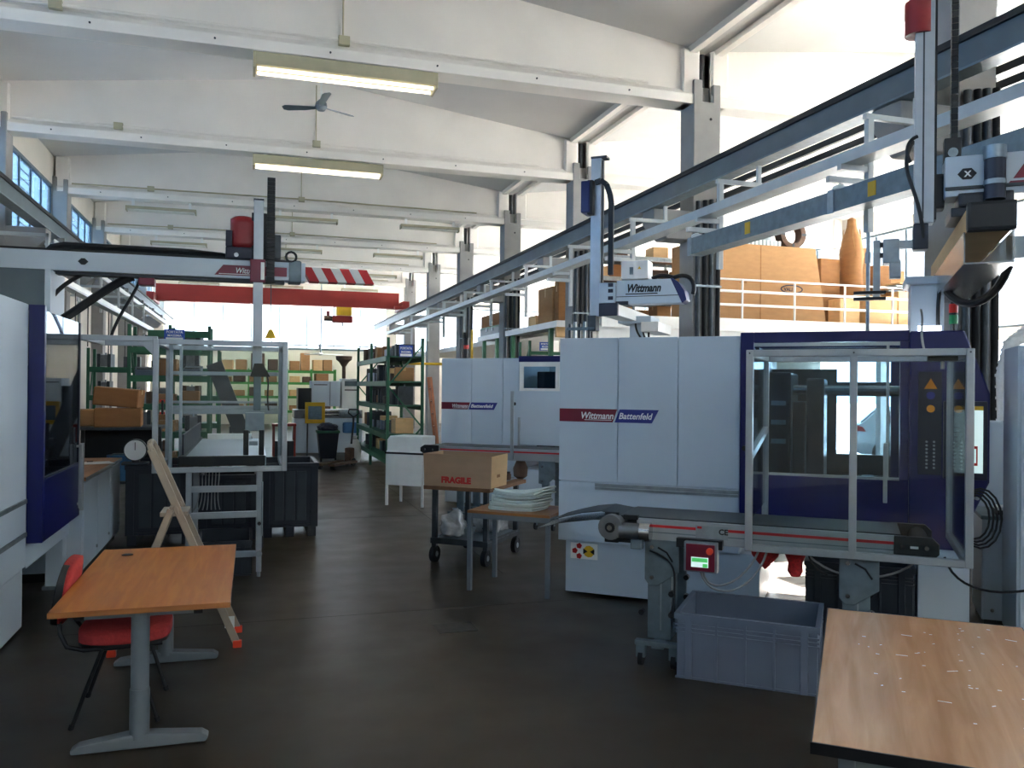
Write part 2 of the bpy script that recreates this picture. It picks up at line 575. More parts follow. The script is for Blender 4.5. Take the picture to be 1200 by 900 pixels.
# ---- columns, corbels, beams
def column(i, cx0, cx1, y, side):
    """fork-headed precast column; side -1 corbel to -X, +1 corbel to +X"""
    w_ = cx1-cx0
    poly = [(cx0, 0), (cx1, 0), (cx1, 6.52), (cx0+w_*.72, 6.52), (cx0+w_*.72, 6.24), (cx0+w_*.32, 6.24), (cx0+w_*.32, 6.57), (cx0, 6.57)]
    o = MB().prism(poly, y, y+.42).build('column', 'concrete', bevel=.012, seg=1)
    struct(o, 'grey precast concrete column with forked head and corbel')
    bx('fork_infill', (cx0+w_*.30, y+.13, 6.2), (cx0+w_*.74, y+.40, 6.50), 'concrete', o)
    if side < 0:
        cp = [(cx0+.02, 4.12), (cx0+.02, 4.56), (5.72, 4.56), (5.72, 4.36), (5.95, 4.12)]
    else:
        cp = [(cx1-.02, 4.12), (cx1-.02, 4.56), (-3.46, 4.56), (-3.46, 4.36), (-3.68, 4.12)]
    MB().prism(cp, y+.02, y+.40).build('corbel', 'concrete', o, bevel=.01, seg=1)
    return o
for i, y in enumerate(COLY):
    c = column(i, 6.37, 6.83, y, -1)
    cy('bolt_hole', (6.66, y+.005, 5.98), (6.66, y-.004, 5.98), .022, 'black', c, n=10)
    if 1 <= i <= 5:
        for k, dx in enumerate((.06, .18, .29, .41)):
            cy('conduit_pipe', (6.37+dx, y-.045, .3), (6.37+dx, y-.045, 4.7+.02*k), .035, 'dark_steel' if k % 2 == 0 else 'rubber', c, n=10)
        bx('pipe_clamp', (6.38, y-.09, 3.4), (6.82, y-.005, 3.43), 'galv', c)
    column(i, -4.42, -4.08, y, +1)
for i, y in enumerate(COLY):
    yc = y+.21
    for x0, x1, rid in ((-4.36, 6.50, RL), (6.70, 17.15, RR_)):
        z = lambda x: roofz(x)-.0
        xa, xb = x0, x1
        web = [(xa, 6.42), (xb, 6.42), (xb, roofz(xb if xb <= XV else xb)+.02), (rid, RIDGE+.02), (xa, roofz(xa)+.02)]
        o = MB().prism(web, yc-.09, yc+.09).build('ceiling_beam', 'beam_paint')
        struct(o, 'white tapered concrete roof beam spanning the bay')
        fl = [(yc-.19, 6.2), (yc+.19, 6.2), (yc+.19, 6.34), (yc+.10, 6.43), (yc-.10, 6.43), (yc-.19, 6.34)]
        MB().prism(fl, xa, xb, 'x').build('bottom_flange', 'beam_paint', o)
        for xe in (xa, xb-.30):
            MB().box((xe, yc-.16, 6.2), (xe+.30, yc+.16, roofz(xe+.15)-.02)).build('end_block', 'beam_paint', o, bevel=.03, seg=1)
        if x0 < 0 and i >= 1:
            tb('conduit', [(-4.0, yc-.21, 6.43), (1.2, yc-.21, 6.46), (5.6, yc-.21, 6.43)], .018, 'beam_paint' if i < 4 else 'lamp_body', o, 6)
            bx('junction_box', (1.05, yc-.25, 6.39), (1.2, yc-.17, 6.51), 'lamp_body', o, .008)
            if i >= 1:
                bx('junction_box', (-2.4, yc-.25, 6.38), (-2.25, yc-.17, 6.5), 'lamp_body', o, .008)
            cy('conduit_drop', (1.12, yc-.12, 6.5), (1.12, yc-.12, 7.6), .012, 'lamp_body', o, n=6)
            for q in range(7):
                cy('bolt', (-3.4+q*1.45, yc-.205, 6.28), (-3.4+q*1.45, yc-.185, 6.28), .014, 'dark_steel', o, n=6)
        # drain pipe in the valley
    cy('conduit_drop', (6.60, yc-.02, 6.5), (6.60, yc-.02, 7.02), .05, 'dark_steel', o, n=10)

# ================================================================== CRANE RAILS AND CRANE
def crane_rail(name, xa, xb, label):
    t = thing(name, label, 'crane rail', (0, 0, 0))
    bx('girder', (xa, Y0+.2, 4.56), (xb, Y1-.2, 4.80), 'steel_blue', t)
    bx('lower_flange', (xa-.03, Y0+.2, 4.555), (xb+.03, Y1-.2, 4.575), 'galv_dark', t)
    bx('rail_bar', (xa-.03, Y0+.2, 4.80), (xb+.03, Y1-.2, 4.86), 'black_rail', t)
    return t
cr = crane_rail('crane_runway', 5.70, 5.84, 'steel crane runway girder with black top rail along the right columns')
crane_rail('crane_runway', -3.62, -3.48, 'steel crane runway girder with black top rail below the left windows')
for z in (4.80, 4.95):
    t = thing('busbar', 'black crane busbar on the mezzanine side of the columns, %s one' % ('lower' if z < 4.9 else 'upper'), 'busbar', (0, 0, 0))
    bx('bar', (6.92, 3, z), (6.97, 34, z+.08), 'black', t)
    for y in [c+.15 for c in COLY[1:6]]:
        bx('bracket', (6.82, y, z+.02), (6.93, y+.04, z+.05), 'galv_dark', t)
# red overhead crane
t = thing('overhead_crane', 'red overhead travelling crane bridge spanning the far end of the hall', 'crane', (0, 33.8, 4.86))
bx('bridge_girder', (-3.45, -.2, .13), (5.62, .2, .73), 'crane_red', t, .01)
bx('bridge_flange', (-3.45, -.24, .10), (5.62, .24, .135), 'crane_red', t)
for x in (-3.55, 5.77):
    bx('end_carriage', (x-.13, -1.0, .04), (x+.13, 1.0, .34), 'crane_red', t, .02)
    for yy in (-.8, .8):
        cy('wheel', (x-.06, yy, .12), (x+.06, yy, .12), .12, 'dark_steel', t)
bx('buffer', (5.3, -1.1, .01), (5.66, -.9, .14), 'crane_red', t, .02)
h = thing('electric_hoist', 'yellow and red electric hoist trolley hanging below the red crane', 'hoist', (3.4, 33.8, 4.25))
bx('motor_box', (-.25, -.2, .38), (.35, .2, .73), 'yellow', h, .03)
bx('trolley_frame', (-.4, -.22, .1), (.38, .22, .36), 'crane_red', h, .02)
cy('rope_drum', (-.72, 0, .26), (-.4, 0, .26), .11, 'rusty', h)
bx('side_plate', (-.62, -.05, .3), (-.5, .05, .55), 'crane_red', h)
cy('hook_rod', (0, 0, -.05), (0, 0, .12), .03, 'dark_steel', h, n=8)
h = thing('crane_hook', 'small yellow triangular hook hanging on a thin chain before the end wall', 'hook', (.62, 31.45, 3.53))
cy('chain', (0, 0, .3), (0, 0, 2.62), .018, 'dark_steel', h, n=6)
MB().prism([(-.2, 0), (.2, 0), (.06, .32), (-.06, .32)], -.05, .05).build('hook_block', 'yellow', h, bevel=.02)
tb('hook', [(0, 0, 0), (.06, 0, -.08), (0, 0, -.16), (-.08, 0, -.12)], .02, 'dark_steel', h, 6)
bx('hanger', (-.35, -.05, 2.58), (.35, .05, 2.68), 'galv', h)

# ---- light steel trunking hung from the right crane runway
t = thing('cable_trunking', 'pale grey cable trunking hung on brackets below the right crane runway', 'trunking', (0, 0, 0))
bx('channel', (5.00, -6, 3.87), (5.20, 33, 3.90), 'light_rail', t)
bx('channel_side', (5.00, -6, 3.90), (5.02, 33, 3.97), 'light_rail', t)
bx('channel_side', (5.18, -6, 3.90), (5.20, 33, 3.97), 'light_rail', t)
for y in (-5, -2, 1.2, 4.2, 6.28, 8.8, 11.2, 13.7, 16.2, 18.8, 21.3, 23.9, 26.1, 29):
    bx('bracket_post', (5.27, y-.03, 3.28), (5.33, y+.03, 4.30), 'light_rail', t, .004)
    bx('bracket_arm', (5.25, y-.025, 4.30), (5.86, y+.025, 4.35), 'light_rail', t, .004)
    bx('bracket_tie', (5.80, y-.02, 4.34), (5.85, y+.02, 4.56), 'light_rail', t)
    bx('bracket_shelf', (4.98, y-.025, 3.82), (5.30, y+.025, 3.87), 'light_rail', t)
    bx('lower_arm', (4.86, y-.025, 3.70), (5.30, y+.025, 3.755), 'light_rail', t, .004)
# galvanised beam tray below it
t = thing('cable_tray', 'galvanised steel cable tray with yellow tags hanging near the right robot', 'cable tray', (0, 0, 0))
bx('tray_side', (4.90, -4, 3.43), (4.92, 8.86, 3.62), 'galv_dark', t)
bx('tray_side', (5.08, -4, 3.43), (5.10, 8.86, 3.62), 'galv_dark', t)
bx('tray_bottom', (4.92, -4, 3.43), (5.08, 8.86, 3.45), 'galv_dark', t)
for y in (5.72, 7.55):
    bx('yellow_tag', (4.893, y, 3.47), (4.90, y+.09, 3.59), 'yellow', t)
for y in (-2, 1.2, 6.28, 8.80):
    cy('threaded_rod', (4.99, y, 3.45), (4.99, y, 3.72), .008, 'galv', t, n=6)
    MB().lathe([(.02, .05), (.06, .03), (.07, 0)], (4.99, y, 3.64), 10).build('rod_washer', 'white_plastic', t, smooth=True)
    bx('splice_plate', (4.888, y-.04, 3.42), (4.899, y+.04, 3.63), 'galv', t)
p = thing('drop_pole', 'thin galvanised pole dropping from the trunking beside the mezzanine railing', 'pole', (5.30, 6.28, 0))
cy('pole', (0, 0, 2.32), (0, 0, 3.29), .017, 'galv', p, n=8)
cy('pole_sleeve', (0, 0, 3.0), (0, 0, 3.1), .026, 'galv', p, n=8)
cy('pole_flange', (0, 0, 2.315), (0, 0, 2.335), .045, 'galv', p, n=12)
# ---- left trunking
t = thing('cable_trunking', 'pale grey cable trunking with edge sheen painted white along the left wall', 'trunking', (0, 0, 0))
bx('channel', (-2.75, 12.6, 3.27), (-2.60, 25, 3.30), 'light_rail', t)
bx('channel_side', (-2.62, 12.6, 3.30), (-2.60, 25, 3.38), 'white_paint', t)  # white side stands for the reflection along the trunking edge
for y in (13.2, 15.4, 17.6, 19.8, 22, 24.2):
    bx('bracket_post', (-2.79, y-.02, 3.2), (-2.75, y+.02, 3.95), 'light_rail', t)
    bx('bracket_arm', (-4.4, y-.02, 3.9), (-2.75, y+.02, 3.95), 'light_rail', t)
    cy('hanging_cable', (-2.7, y+.5, 3.27), (-2.7, y+.5, 2.9-.3*(y % 2)), .01, 'cable', t, n=6)
t = thing('cable_trunking', 'second pale trunking with edge sheen painted white under the left crane runway', 'trunking', (0, 0, 0))
bx('channel', (-3.40, 16, 4.20), (-3.24, 36, 4.23), 'light_rail', t)
bx('channel_side', (-3.26, 16, 4.23), (-3.24, 36, 4.31), 'white_paint', t)  # edge painted white in place of its sheen
for y in (17.5, 20.5, 23.5, 26.0, 29.5, 32.5, 35.5):
    bx('hanger', (-3.42, y-.02, 4.18), (-3.38, y+.02, 4.56), 'light_rail', t)
    bx('hanger_arm', (-3.5, y-.02, 4.5), (-3.38, y+.02, 4.56), 'light_rail', t)

# ================================================================== CEILING LAMPS AND FAN
def lamp(loc, L, lit, label, group, w=.17, top=.20):
    t = thing('ceiling_lamp', label, 'lamp', loc, 0, group)
    bx('lamp_housing', (-L/2, -w, top*.5), (L/2, w, top), 'lamp_body', t, .012)
    for y in (-w-.015, w):
        bx('side_skirt', (-L/2, y, .035), (L/2, y+.015, top), 'lamp_body', t, .003)
    for x in (-L/2-.03, L/2):
        bx('end_cap', (x, -w-.02, -.01), (x+.03, w+.02, top), 'lamp_body', t, .008)
    for y in (-w*.55, w*.55):
        cy('tube', (-L/2+.02, y, .015), (L/2-.02, y, .015), .024, 'tube_lit' if lit else 'tube_off', t, n=10)
    for x in (-L*.42, L*.42):
        bx('hanger_clip', (x-.03, -.02, top-.01), (x+.03, .02, .27), 'white_paint', t)
    return t
lamp((1.18, 11.44, 5.94), 2.36, True, 'lit twin-tube fluorescent lamp under the roof beam before the ceiling fan', 'lit fluorescent lamps')
lamp((1.18, 16.45, 5.94), 2.36, True, 'lit twin-tube fluorescent lamp under the roof beam behind the ceiling fan', 'lit fluorescent lamps')
first = None
for r_, i in enumerate((4, 5, 6, 7)):
    for x, side in ((-2.1, 'nearest the left windows'), (1.25, 'under the roof ridge'), (4.4, 'nearest the right columns')):
        loc = (x, COLY[i]+.21, 5.94)
        lab = 'unlit fluorescent lamp %s, %s row behind the lit lamps' % (side, ORD[r_])
        if first is None:
            first = lamp(loc, 1.5, False, lab, 'unlit fluorescent lamps', .10, .10)
        else:
            dup(first, loc, label=lab)
f = thing('ceiling_fan', 'white three-bladed ceiling fan on a thin rod between two lit lamps', 'fan', (1.03, 14.0, 6.36))
cy('rod', (0, 0, .08), (0, 0, 1.36), .015, 'white_paint', f, n=8)
MB().lathe([(.03, .16), (.09, .1), (.1, .04), (.06, -.02)], n=16).build('motor_hub', 'leg_grey', f, smooth=True)
MB().lathe([(.05, 1.36), (.05, 1.28), (.02, 1.26)], n=12).build('canopy', 'white_paint', f, smooth=True)
for k in range(3):
    a = R(35+120*k)
    M = Matrix.Rotation(a, 4, 'Z') @ Matrix.Rotation(R(14), 4, 'X')
    MB().add([(.08,-.03,.03),(.3,-.07,.04),(.6,-.075,.05),(.66,-.04,.05),(.66,.04,.05),(.6,.075,.05),(.3,.05,.04),(.08,.03,.03),
              (.08,-.03,.04),(.3,-.07,.05),(.6,-.075,.06),(.66,-.04,.06),(.66,.04,.06),(.6,.075,.06),(.3,.05,.05),(.08,.03,.04)],
             [tuple(range(8)), tuple(range(15,7,-1))]+[(i,(i+1)%8,8+(i+1)%8,8+i) for i in range(8)], M).build('blade', 'leg_grey', f)
# lamps over the mezzanine bay
m0 = lamp((9.3, 9.2, 5.2), 1.6, False, 'unlit fluorescent lamp hanging over the mezzanine bay near the columns', 'unlit lamps over the mezzanine', .2, .12)
for x in (-.6, .6):
    cy('chain', (x, 0, .10), (x, 0, 2.2), .008, 'galv', m0, n=6)
dup(m0, (14.4, 9.2, 5.2), label='unlit fluorescent lamp hanging over the mezzanine bay near the right wall')

# ================================================================== MOULDING MACHINES ON THE RIGHT (turned about 39 degrees)
RZ = R(-39.4)
U2 = Vector((math.cos(RZ), math.sin(RZ), 0))
V2 = Vector((-math.sin(RZ), math.cos(RZ), 0))
O1 = Vector((2.686, 7.031, 0))
O2 = Vector((2.876, 13.044, 0))
def at(O, u, v, z=0):
    p = O + U2*u + V2*v
    return (p.x, p.y, z)
def logo(parent, u0, zc, h, y, um, ue, s=1.0):
    """maroon and blue band with white lettering on a front face at local y"""
    MB().prism([(u0, zc-h/2), (um-.012-.03, zc-h/2), (um-.012+.01, zc+h/2), (u0, zc+h/2)], y-.003, y).build('logo_band', 'maroon', parent)['label'] = 'maroon logo band'
    MB().prism([(um-.025, zc-h/2), (ue-.06, zc-h/2), (ue, zc+h/2), (um+.02, zc+h/2)], y-.003, y).build('logo_band', 'logo_blue', parent)['label'] = 'blue logo band'
    text('lettering', 'Wittmann', h*.72, 'white_print', parent, (um-.045-(um-u0)*.55, y-.004, zc-h*.25), shear=.25, bold=.0015, width=(um-u0)*.55)
    text('lettering', 'Battenfeld', h*.66, 'white_print', parent, (um+.01, y-.004, zc-h*.22), shear=.25, bold=.0015, width=(ue-um)*.82)
    bx('logo_rule', (um-.30*s, y-.004, zc-h*.36), (um-.05, y-.003, zc-h*.32), 'white_print', parent)

m1 = thing('injection_moulding_machine', 'large pale grey moulding machine with maroon-blue logo and navy window door beside the crate', 'machine', tuple(O1), RZ)
bx('base', (0, .03, .03), (1.68, 1.35, .49), 'machine_grey', m1, .01)
bx('body', (-.05, .022, .49), (1.52, 1.45, 2.285), 'machine_grey', m1, .01)
for a, b in ((-.06, .475), (.481, 1.0), (1.006, 1.515)):
    bx('panel', (a, 0, 1.025), (b, .022, 2.295), 'machine_grey', m1, .006)
bx('skirt_panel', (-.06, 0, .49), (1.515, .022, 1.018), 'machine_grey', m1, .006)
bx('zinc_rail', (.28, -.014, .985), (1.51, 0, 1.012), 'galv', m1)
bx('zinc_rail', (.28, -.012, .958), (1.51, 0, .978), 'galv', m1)
logo(m1, -.058, 1.61, .115, 0, .475, .84)
for u in (.15, .85, 1.55):
    cy('levelling_foot', (u, .25, 0), (u, .25, .035), .05, 'galv', m1)
    cy('levelling_foot', (u, 1.15, 0), (u, 1.15, .035), .05, 'galv', m1)
st = bx('sticker', (.05, .024, .33), (.30, .029, .47), 'white_print', m1)
st['label'] = 'white sticker with red and yellow drum symbols'
for (su, sz) in ((.09, .40), (.13, .445), (.13, .355)):
    MB().cyl((su, .0235, sz), (su, .020, sz), .027, n=5).build('red_symbol', 'red_stripe', st)
MB().cyl((.22, .0235, .40), (.22, .020, .40), .052, n=10).build('yellow_symbol', 'yellow', st)
for du in (-.036, .036):
    MB().prism([(.22+du*1.4, .375), (.22+du*1.4, .425), (.22+du*.3, .40)], .0165, .0198).build('black_symbol', 'black', st)
# blue clamp-door portal
dz0 = .62
fr = MB()
fr.box((1.52, -.03, dz0), (1.625, .05, 2.32))
fr.box((1.625, -.03, 2.235), (2.78, .05, 2.32))
fr.box((2.715, -.03, 1.16), (2.78, .05, 2.235))
fr.build('door_frame', 'machine_blue', m1, bevel=.004, seg=1)['label'] = 'navy blue door frame'
bx('door_lower_panel', (1.625, -.02, dz0), (2.78, .03, 1.16), 'machine_blue', m1, .004, seg=1)
bx('door_window', (1.625, -.006, 1.16), (2.72, .004, 2.235), 'door_glass', m1)
bx('door_trim', (1.63, -.024, 2.205), (2.72, -.006, 2.232), 'alu', m1)
bx('door_trim', (1.63, -.02, 1.16), (2.72, -.006, 1.18), 'alu', m1)
bx('door_trim', (2.62, -.02, 1.18), (2.64, -.006, 2.21), 'alu', m1)
bx('handle_plate', (1.585, -.05, 1.05), (1.665, -.03, 1.62), 'machine_grey', m1, .006)
bx('grab_handle', (2.60, -.09, .99), (2.63, -.06, 1.45), 'alu', m1, .006)
cy('door_knob', (1.56, -.03, 1.37), (1.56, -.055, 1.37), .022, 'black', m1)
# housing right of the door with control panel
poly = [(2.78, dz0), (3.10, dz0), (3.20, .9), (3.32, 1.18), (3.32, 1.84), (3.15, 2.31), (2.78, 2.31)]
MB().prism(poly, -.06, .55).build('control_housing', 'machine_blue', m1, bevel=.01, seg=1)
bx('button_panel', (2.84, -.068, 1.22), (3.00, -.06, 2.0), 'navy', m1, .004)
MB().prism([(2.88, 1.87), (2.97, 1.87), (2.925, 1.95)], -.073, -.069).build('warning_triangle', 'amber', m1)
cy('symbol_disc', (2.925, -.069, 1.82), (2.925, -.073, 1.82), .03, 'logo_blue', m1)
cy('emergency_stop', (2.925, -.069, 1.72), (2.925, -.09, 1.72), .028, 'amber', m1)['label'] = 'orange emergency stop button'
for r_ in range(8):
    for c_ in range(2):
        cy('button', (2.90+.05*c_, -.068, 1.47-.028*r_), (2.90+.05*c_, -.074, 1.47-.028*r_), .009, 'galv', m1, n=8)
sc = bx('touch_screen', (3.01, -.11, 1.20), (3.30, -.06, 1.78), 'navy', m1, .012)
bx('display', (3.03, -.113, 1.25), (3.27, -.110, 1.745), 'screen_lit', sc)
bx('display_bar', (3.03, -.1145, 1.715), (3.27, -.1131, 1.745), 'yellow', sc)
for k in range(5):
    bx('display_line', (3.17, -.1145, 1.62-.035*k), (3.21, -.1131, 1.63-.035*k), 'ink', sc)
    bx('display_line', (3.07, -.1145, 1.58-.035*k), (3.10, -.1131, 1.588-.035*k), 'ink', sc)
mb = MB()
mb.box((3.225, -.1145, 1.31), (3.235, -.1131, 1.44)).box((3.18, -.1145, 1.305), (3.235, -.1131, 1.325)).box((3.18, -.1145, 1.43), (3.235, -.1131, 1.45))
mb.build('display_mark', 'signal_red', sc)
# clamp unit seen through the door: platens, tie bars, rear glass
bx('clamp_tray', (1.66, .10, .62), (2.78, 1.35, .80), 'machine_dark', m1)
bx('fixed_platen', (1.66, .25, .80), (1.90, 1.2, 2.0), 'machine_dark', m1, .02)
bx('moving_platen', (2.02, .30, .95), (2.16, 1.15, 1.95), 'machine_dark', m1, .02)
bx('cylinder', (1.90, .40, .90), (2.6, .46, 1.0), 'steel', m1)
bx('hose_block', (2.45, .35, .85), (2.55, .5, 1.15), 'machine_dark', m1, .02)
bx('mould_half', (1.90, .45, 1.1), (2.0, 1.0, 1.75), 'dark_steel', m1, .01)
for k in range(3):
    bx('mould_mark', (1.74, .246, 1.72-.16*k), (1.86, .25, 1.76-.16*k), 'galv', m1)
for v in (.42, 1.05):
    for z in (1.05, 1.85):
        cy('tie_bar', (1.9, v, z), (2.78, v, z), .045, 'chrome', m1)
bx('rear_post', (2.70, 1.25, .62), (2.78, 1.35, 2.30), 'machine_blue', m1)
bx('rear_post', (1.52, 1.25, .62), (1.60, 1.35, 2.30), 'machine_blue', m1)
bx('rear_rail', (1.52, 1.25, 2.22), (2.78, 1.35, 2.30), 'machine_blue', m1)
bx('rear_wall', (1.60, 1.27, .80), (2.24, 1.30, 2.05), 'machine_dark', m1)
bx('rear_wall', (2.24, 1.27, .80), (2.70, 1.30, 1.26), 'machine_dark', m1)
bx('rear_window', (2.24, 1.28, 1.26), (2.70, 1.288, 2.22), 'pane_clear', m1)
bx('rear_rail', (2.24, 1.26, 1.88), (2.70, 1.30, 1.93), 'machine_dark', m1)
bx('inner_shield', (1.63, .06, 1.16), (1.66, 1.27, 2.2), 'navy', m1)
bx('top_crossbar', (1.52, 1.02, 2.24), (2.78, 1.14, 2.32), 'machine_blue', m1)
bx('base_right', (2.20, .12, .03), (3.15, 1.30, .62), 'machine_dark', m1, .01)
bx('hydraulic_box', (2.83, -.30, .03), (3.17, .118, .66), 'machine_grey', m1, .01)
bx('hydraulic_box_seam', (3.168, -.302, .05), (3.174, .1, .64), 'dark_steel', m1)
bx('barrel_cover', (3.32, .95, .85), (4.6, 1.35, 1.60), 'machine_grey', m1, .02)
bx('worklight', (2.84, .02, 2.31), (3.00, .05, 2.355), 'led_lit', m1)['label'] = 'lit white work light strip'
sg = MB().lathe([(.016, 0), (.016, .06)], (3.09, .1, 2.31), 10).build('signal_tower', 'black', m1)
for k, (mm, z) in enumerate((('signal_green', 2.37), ('black', 2.44), ('signal_red', 2.455))):
    MB().lathe([(.032, 0), (.032, .068 if k != 1 else .014)], (3.09, .1, z), 14).build('signal_lens', mm, sg, smooth=True)
MB().lathe([(.03, 0), (.01, .02)], (3.09, .1, 2.523), 12).build('signal_cap', 'black', sg)

# ---- robot on machine 1
rb = thing('linear_robot', 'tall gantry robot with grey carriage and clear-covered beam on top of the near machine', 'robot', at(O1, 0, 0), RZ)
bx('pedestal', (2.80, .25, 2.30), (3.04, .62, 2.70), 'machine_grey', rb, .015)
bx('pedestal_flange', (2.76, .2, 2.70), (3.10, .68, 2.76), 'machine_grey', rb, .01)
bx('beam', (3.0, -1.55, 2.80), (3.235, 1.0, 2.94), 'cardboard_pale', rb, .01)['label'] = 'cream travelling beam'
bx('beam_end_cap', (2.99, -1.63, 2.785), (3.245, -1.55, 2.955), 'black', rb, .02)
for (a, b) in (((2.985, -1.5, 2.62), (2.995, .9, 2.80)), ((3.24, -1.5, 2.62), (3.25, .9, 2.80)), ((2.985, -1.5, 2.61), (3.25, .9, 2.62))):
    bx('beam_cover', a, b, 'film', rb)
bx('carriage_plate', (2.95, -1.15, 2.96), (3.29, -.75, 3.02), 'machine_dark', rb, .01)
bx('carriage_beam', (2.92, -1.1, 3.10), (4.3, -.88, 3.36), 'machine_grey', rb, .015)
bx('carriage_rail', (2.92, -1.115, 3.14), (4.3, -1.1, 3.16), 'dark_steel', rb)
MB().prism([(3.30, 3.19), (3.62, 3.19), (3.66, 3.31), (3.38, 3.31)], -1.104, -1.1).build('logo_band', 'maroon', rb)
MB().prism([(3.27, 3.155), (3.60, 3.155), (3.61, 3.175), (3.285, 3.175)], -1.104, -1.1).build('logo_band', 'maroon', rb)
MB().prism([(2.99, 3.24), (3.02, 3.275), (3.07, 3.275), (3.10, 3.24), (3.07, 3.205), (3.02, 3.205)], -1.104, -1.1).build('axis_badge', 'black', rb)
text('lettering', 'X', .05, 'white_print', rb, (3.03, -1.107, 3.222), bold=.002)
cy('drive_motor', (3.19, -1.18, 3.05), (3.19, -1.18, 3.30), .06, 'navy', rb)
cy('motor_cap', (3.19, -1.18, 3.30), (3.19, -1.18, 3.38), .065, 'galv', rb)
cy('motor_ring', (3.19, -1.18, 3.14), (3.19, -1.18, 3.17), .063, 'galv', rb)
bx('gearbox', (2.99, -1.16, 3.02), (3.30, -.9, 3.11), 'machine_dark', rb, .02)
bx('arm_carriage', (2.83, -1.0, 3.05), (2.93, -.86, 3.28), 'black', rb, .02)
bx('vertical_arm', (2.745, -1.06, 2.95), (2.86, -.94, 4.45), 'alu', rb, .006)
bx('arm_groove', (2.79, -1.064, 2.98), (2.80, -1.06, 4.40), 'dark_steel', rb)
bx('arm_rail', (2.862, -1.05, 2.97), (2.875, -.95, 4.42), 'black', rb)
cy('arm_cap', (2.77, -1.0, 4.20), (2.77, -1.0, 4.42), .09, 'cover_red', rb)
for k in range(26):
    bx('chain_link', (2.96, -1.02, 3.45+.042*k), (3.0, -.95, 3.45+.042*k+.036), 'black', rb)
bx('chain_bracket', (2.92, -1.03, 3.32), (3.02, -.93, 3.50), 'black', rb, .01)
cy('chain_roller', (2.97, -1.04, 3.40), (2.97, -1.05, 3.40), .03, 'galv', rb)
tb('hose', bez((2.74, -1.02, 3.5), (2.62, -1.05, 3.3), (2.78, -1.1, 3.2), (2.80, -1.05, 2.85)), .012, 'cable', rb)
tb('hose', bez((2.76, -1.06, 3.52), (2.70, -1.08, 3.5), (2.68, -1.08, 3.42), (2.72, -1.07, 3.35)), .012, 'cable', rb)
bx('wrist', (2.74, -1.06, 2.78), (2.83, -.94, 2.95), 'navy', rb, .01)
bx('gripper_plate', (2.56, -1.05, 2.70), (2.66, -.92, 2.86), 'galv', rb, .008)
bx('gripper_arm', (2.64, -1.02, 2.80), (2.76, -.97, 2.85), 'galv', rb)
bx('gripper_post', (2.50, -1.02, 2.46), (2.545, -.97, 2.86), 'galv', rb, .006)
bx('gripper_cylinder', (2.60, -1.04, 2.60), (2.67, -.96, 2.72), 'galv', rb, .01)
for z in (2.46, 2.50):
    bx('gripper_finger', (2.38, -1.03, z), (2.58, -.98, z+.02), 'black', rb)
for z in (2.74, 2.81):
    bx('gripper_clamp', (2.54, -1.04, z), (2.60, -1.0, z+.03), 'black', rb)
bx('guard_sheet', (3.3, -.9, 2.72), (4.4, -.86, 2.86), 'machine_grey', rb)
MB().prism([(3.40, 2.77), (3.46, 2.77), (3.43, 2.82)], -.904, -.9).build('warning_triangle', 'orange_red', rb)
tb('cable_loop', bez((3.02, .2, 2.72), (3.05, -.1, 2.45), (3.3, -.2, 2.4), (3.4, -.3, 2.75)), .03, 'black', rb)
tb('cable_drop', bez((3.02, .2, 2.72), (2.98, .14, 2.6), (2.99, .14, 2.45), (2.99, .16, 2.31)), .015, 'cable', rb)

# ---- conveyor in front of machine 1
cv = thing('belt_conveyor', 'grey belt conveyor with red side stripe and gear motor in front of the near machine', 'conveyor', tuple(O1), RZ)
bx('belt', (.90, -1.46, .955), (2.66, -.98, .972), 'belt', cv)
MB().cyl((.90, -1.46, .915), (.90, -.98, .915), .055, n=16).build('end_roller', 'belt', cv, smooth=True)
for y0, y1 in ((-1.50, -1.465), (-.975, -.94)):
    bx('side_frame', (1.02, y0, .82), (2.66, y1, .965), 'alu', cv, .004)
bx('side_groove', (1.02, -1.502, .875), (2.62, -1.50, .882), 'galv_dark', cv)
bx('red_stripe', (1.10, -1.503, .912), (2.62, -1.50, .930), 'red_stripe', cv)
bx('name_plate', (1.42, -1.504, .86), (1.63, -1.503, .945), 'galv', cv)
bx('name_plate_mark', (1.43, -1.506, .925), (1.46, -1.504, .94), 'red_stripe', cv)
text('lettering', 'CE', .05, 'black', cv, (1.57, -1.506, .895), bold=.002)
eb = MB().prism([(2.62, .83), (2.83, .83), (2.87, .87), (2.87, .93), (2.83, .968), (2.62, .968)], -1.515, -1.47).build('end_bearing', 'black', cv, bevel=.008)
MB().prism([(2.62, .83), (2.83, .83), (2.87, .87), (2.87, .93), (2.83, .968), (2.62, .968)], -.97, -.92).build('end_bearing', 'black', cv, bevel=.008)
MB().cyl((2.78, -1.47, .90), (2.78, -.97, .90), .055, n=16).build('end_roller', 'rubber', cv, smooth=True)
for u in (2.665, 2.80):
    cy('bearing_bolt', (u, -1.515, .905), (u, -1.522, .905), .014, 'chrome', eb, n=8)
bx('bearing_tag', (2.71, -1.518, .897), (2.755, -1.515, .912), 'white_print', eb)
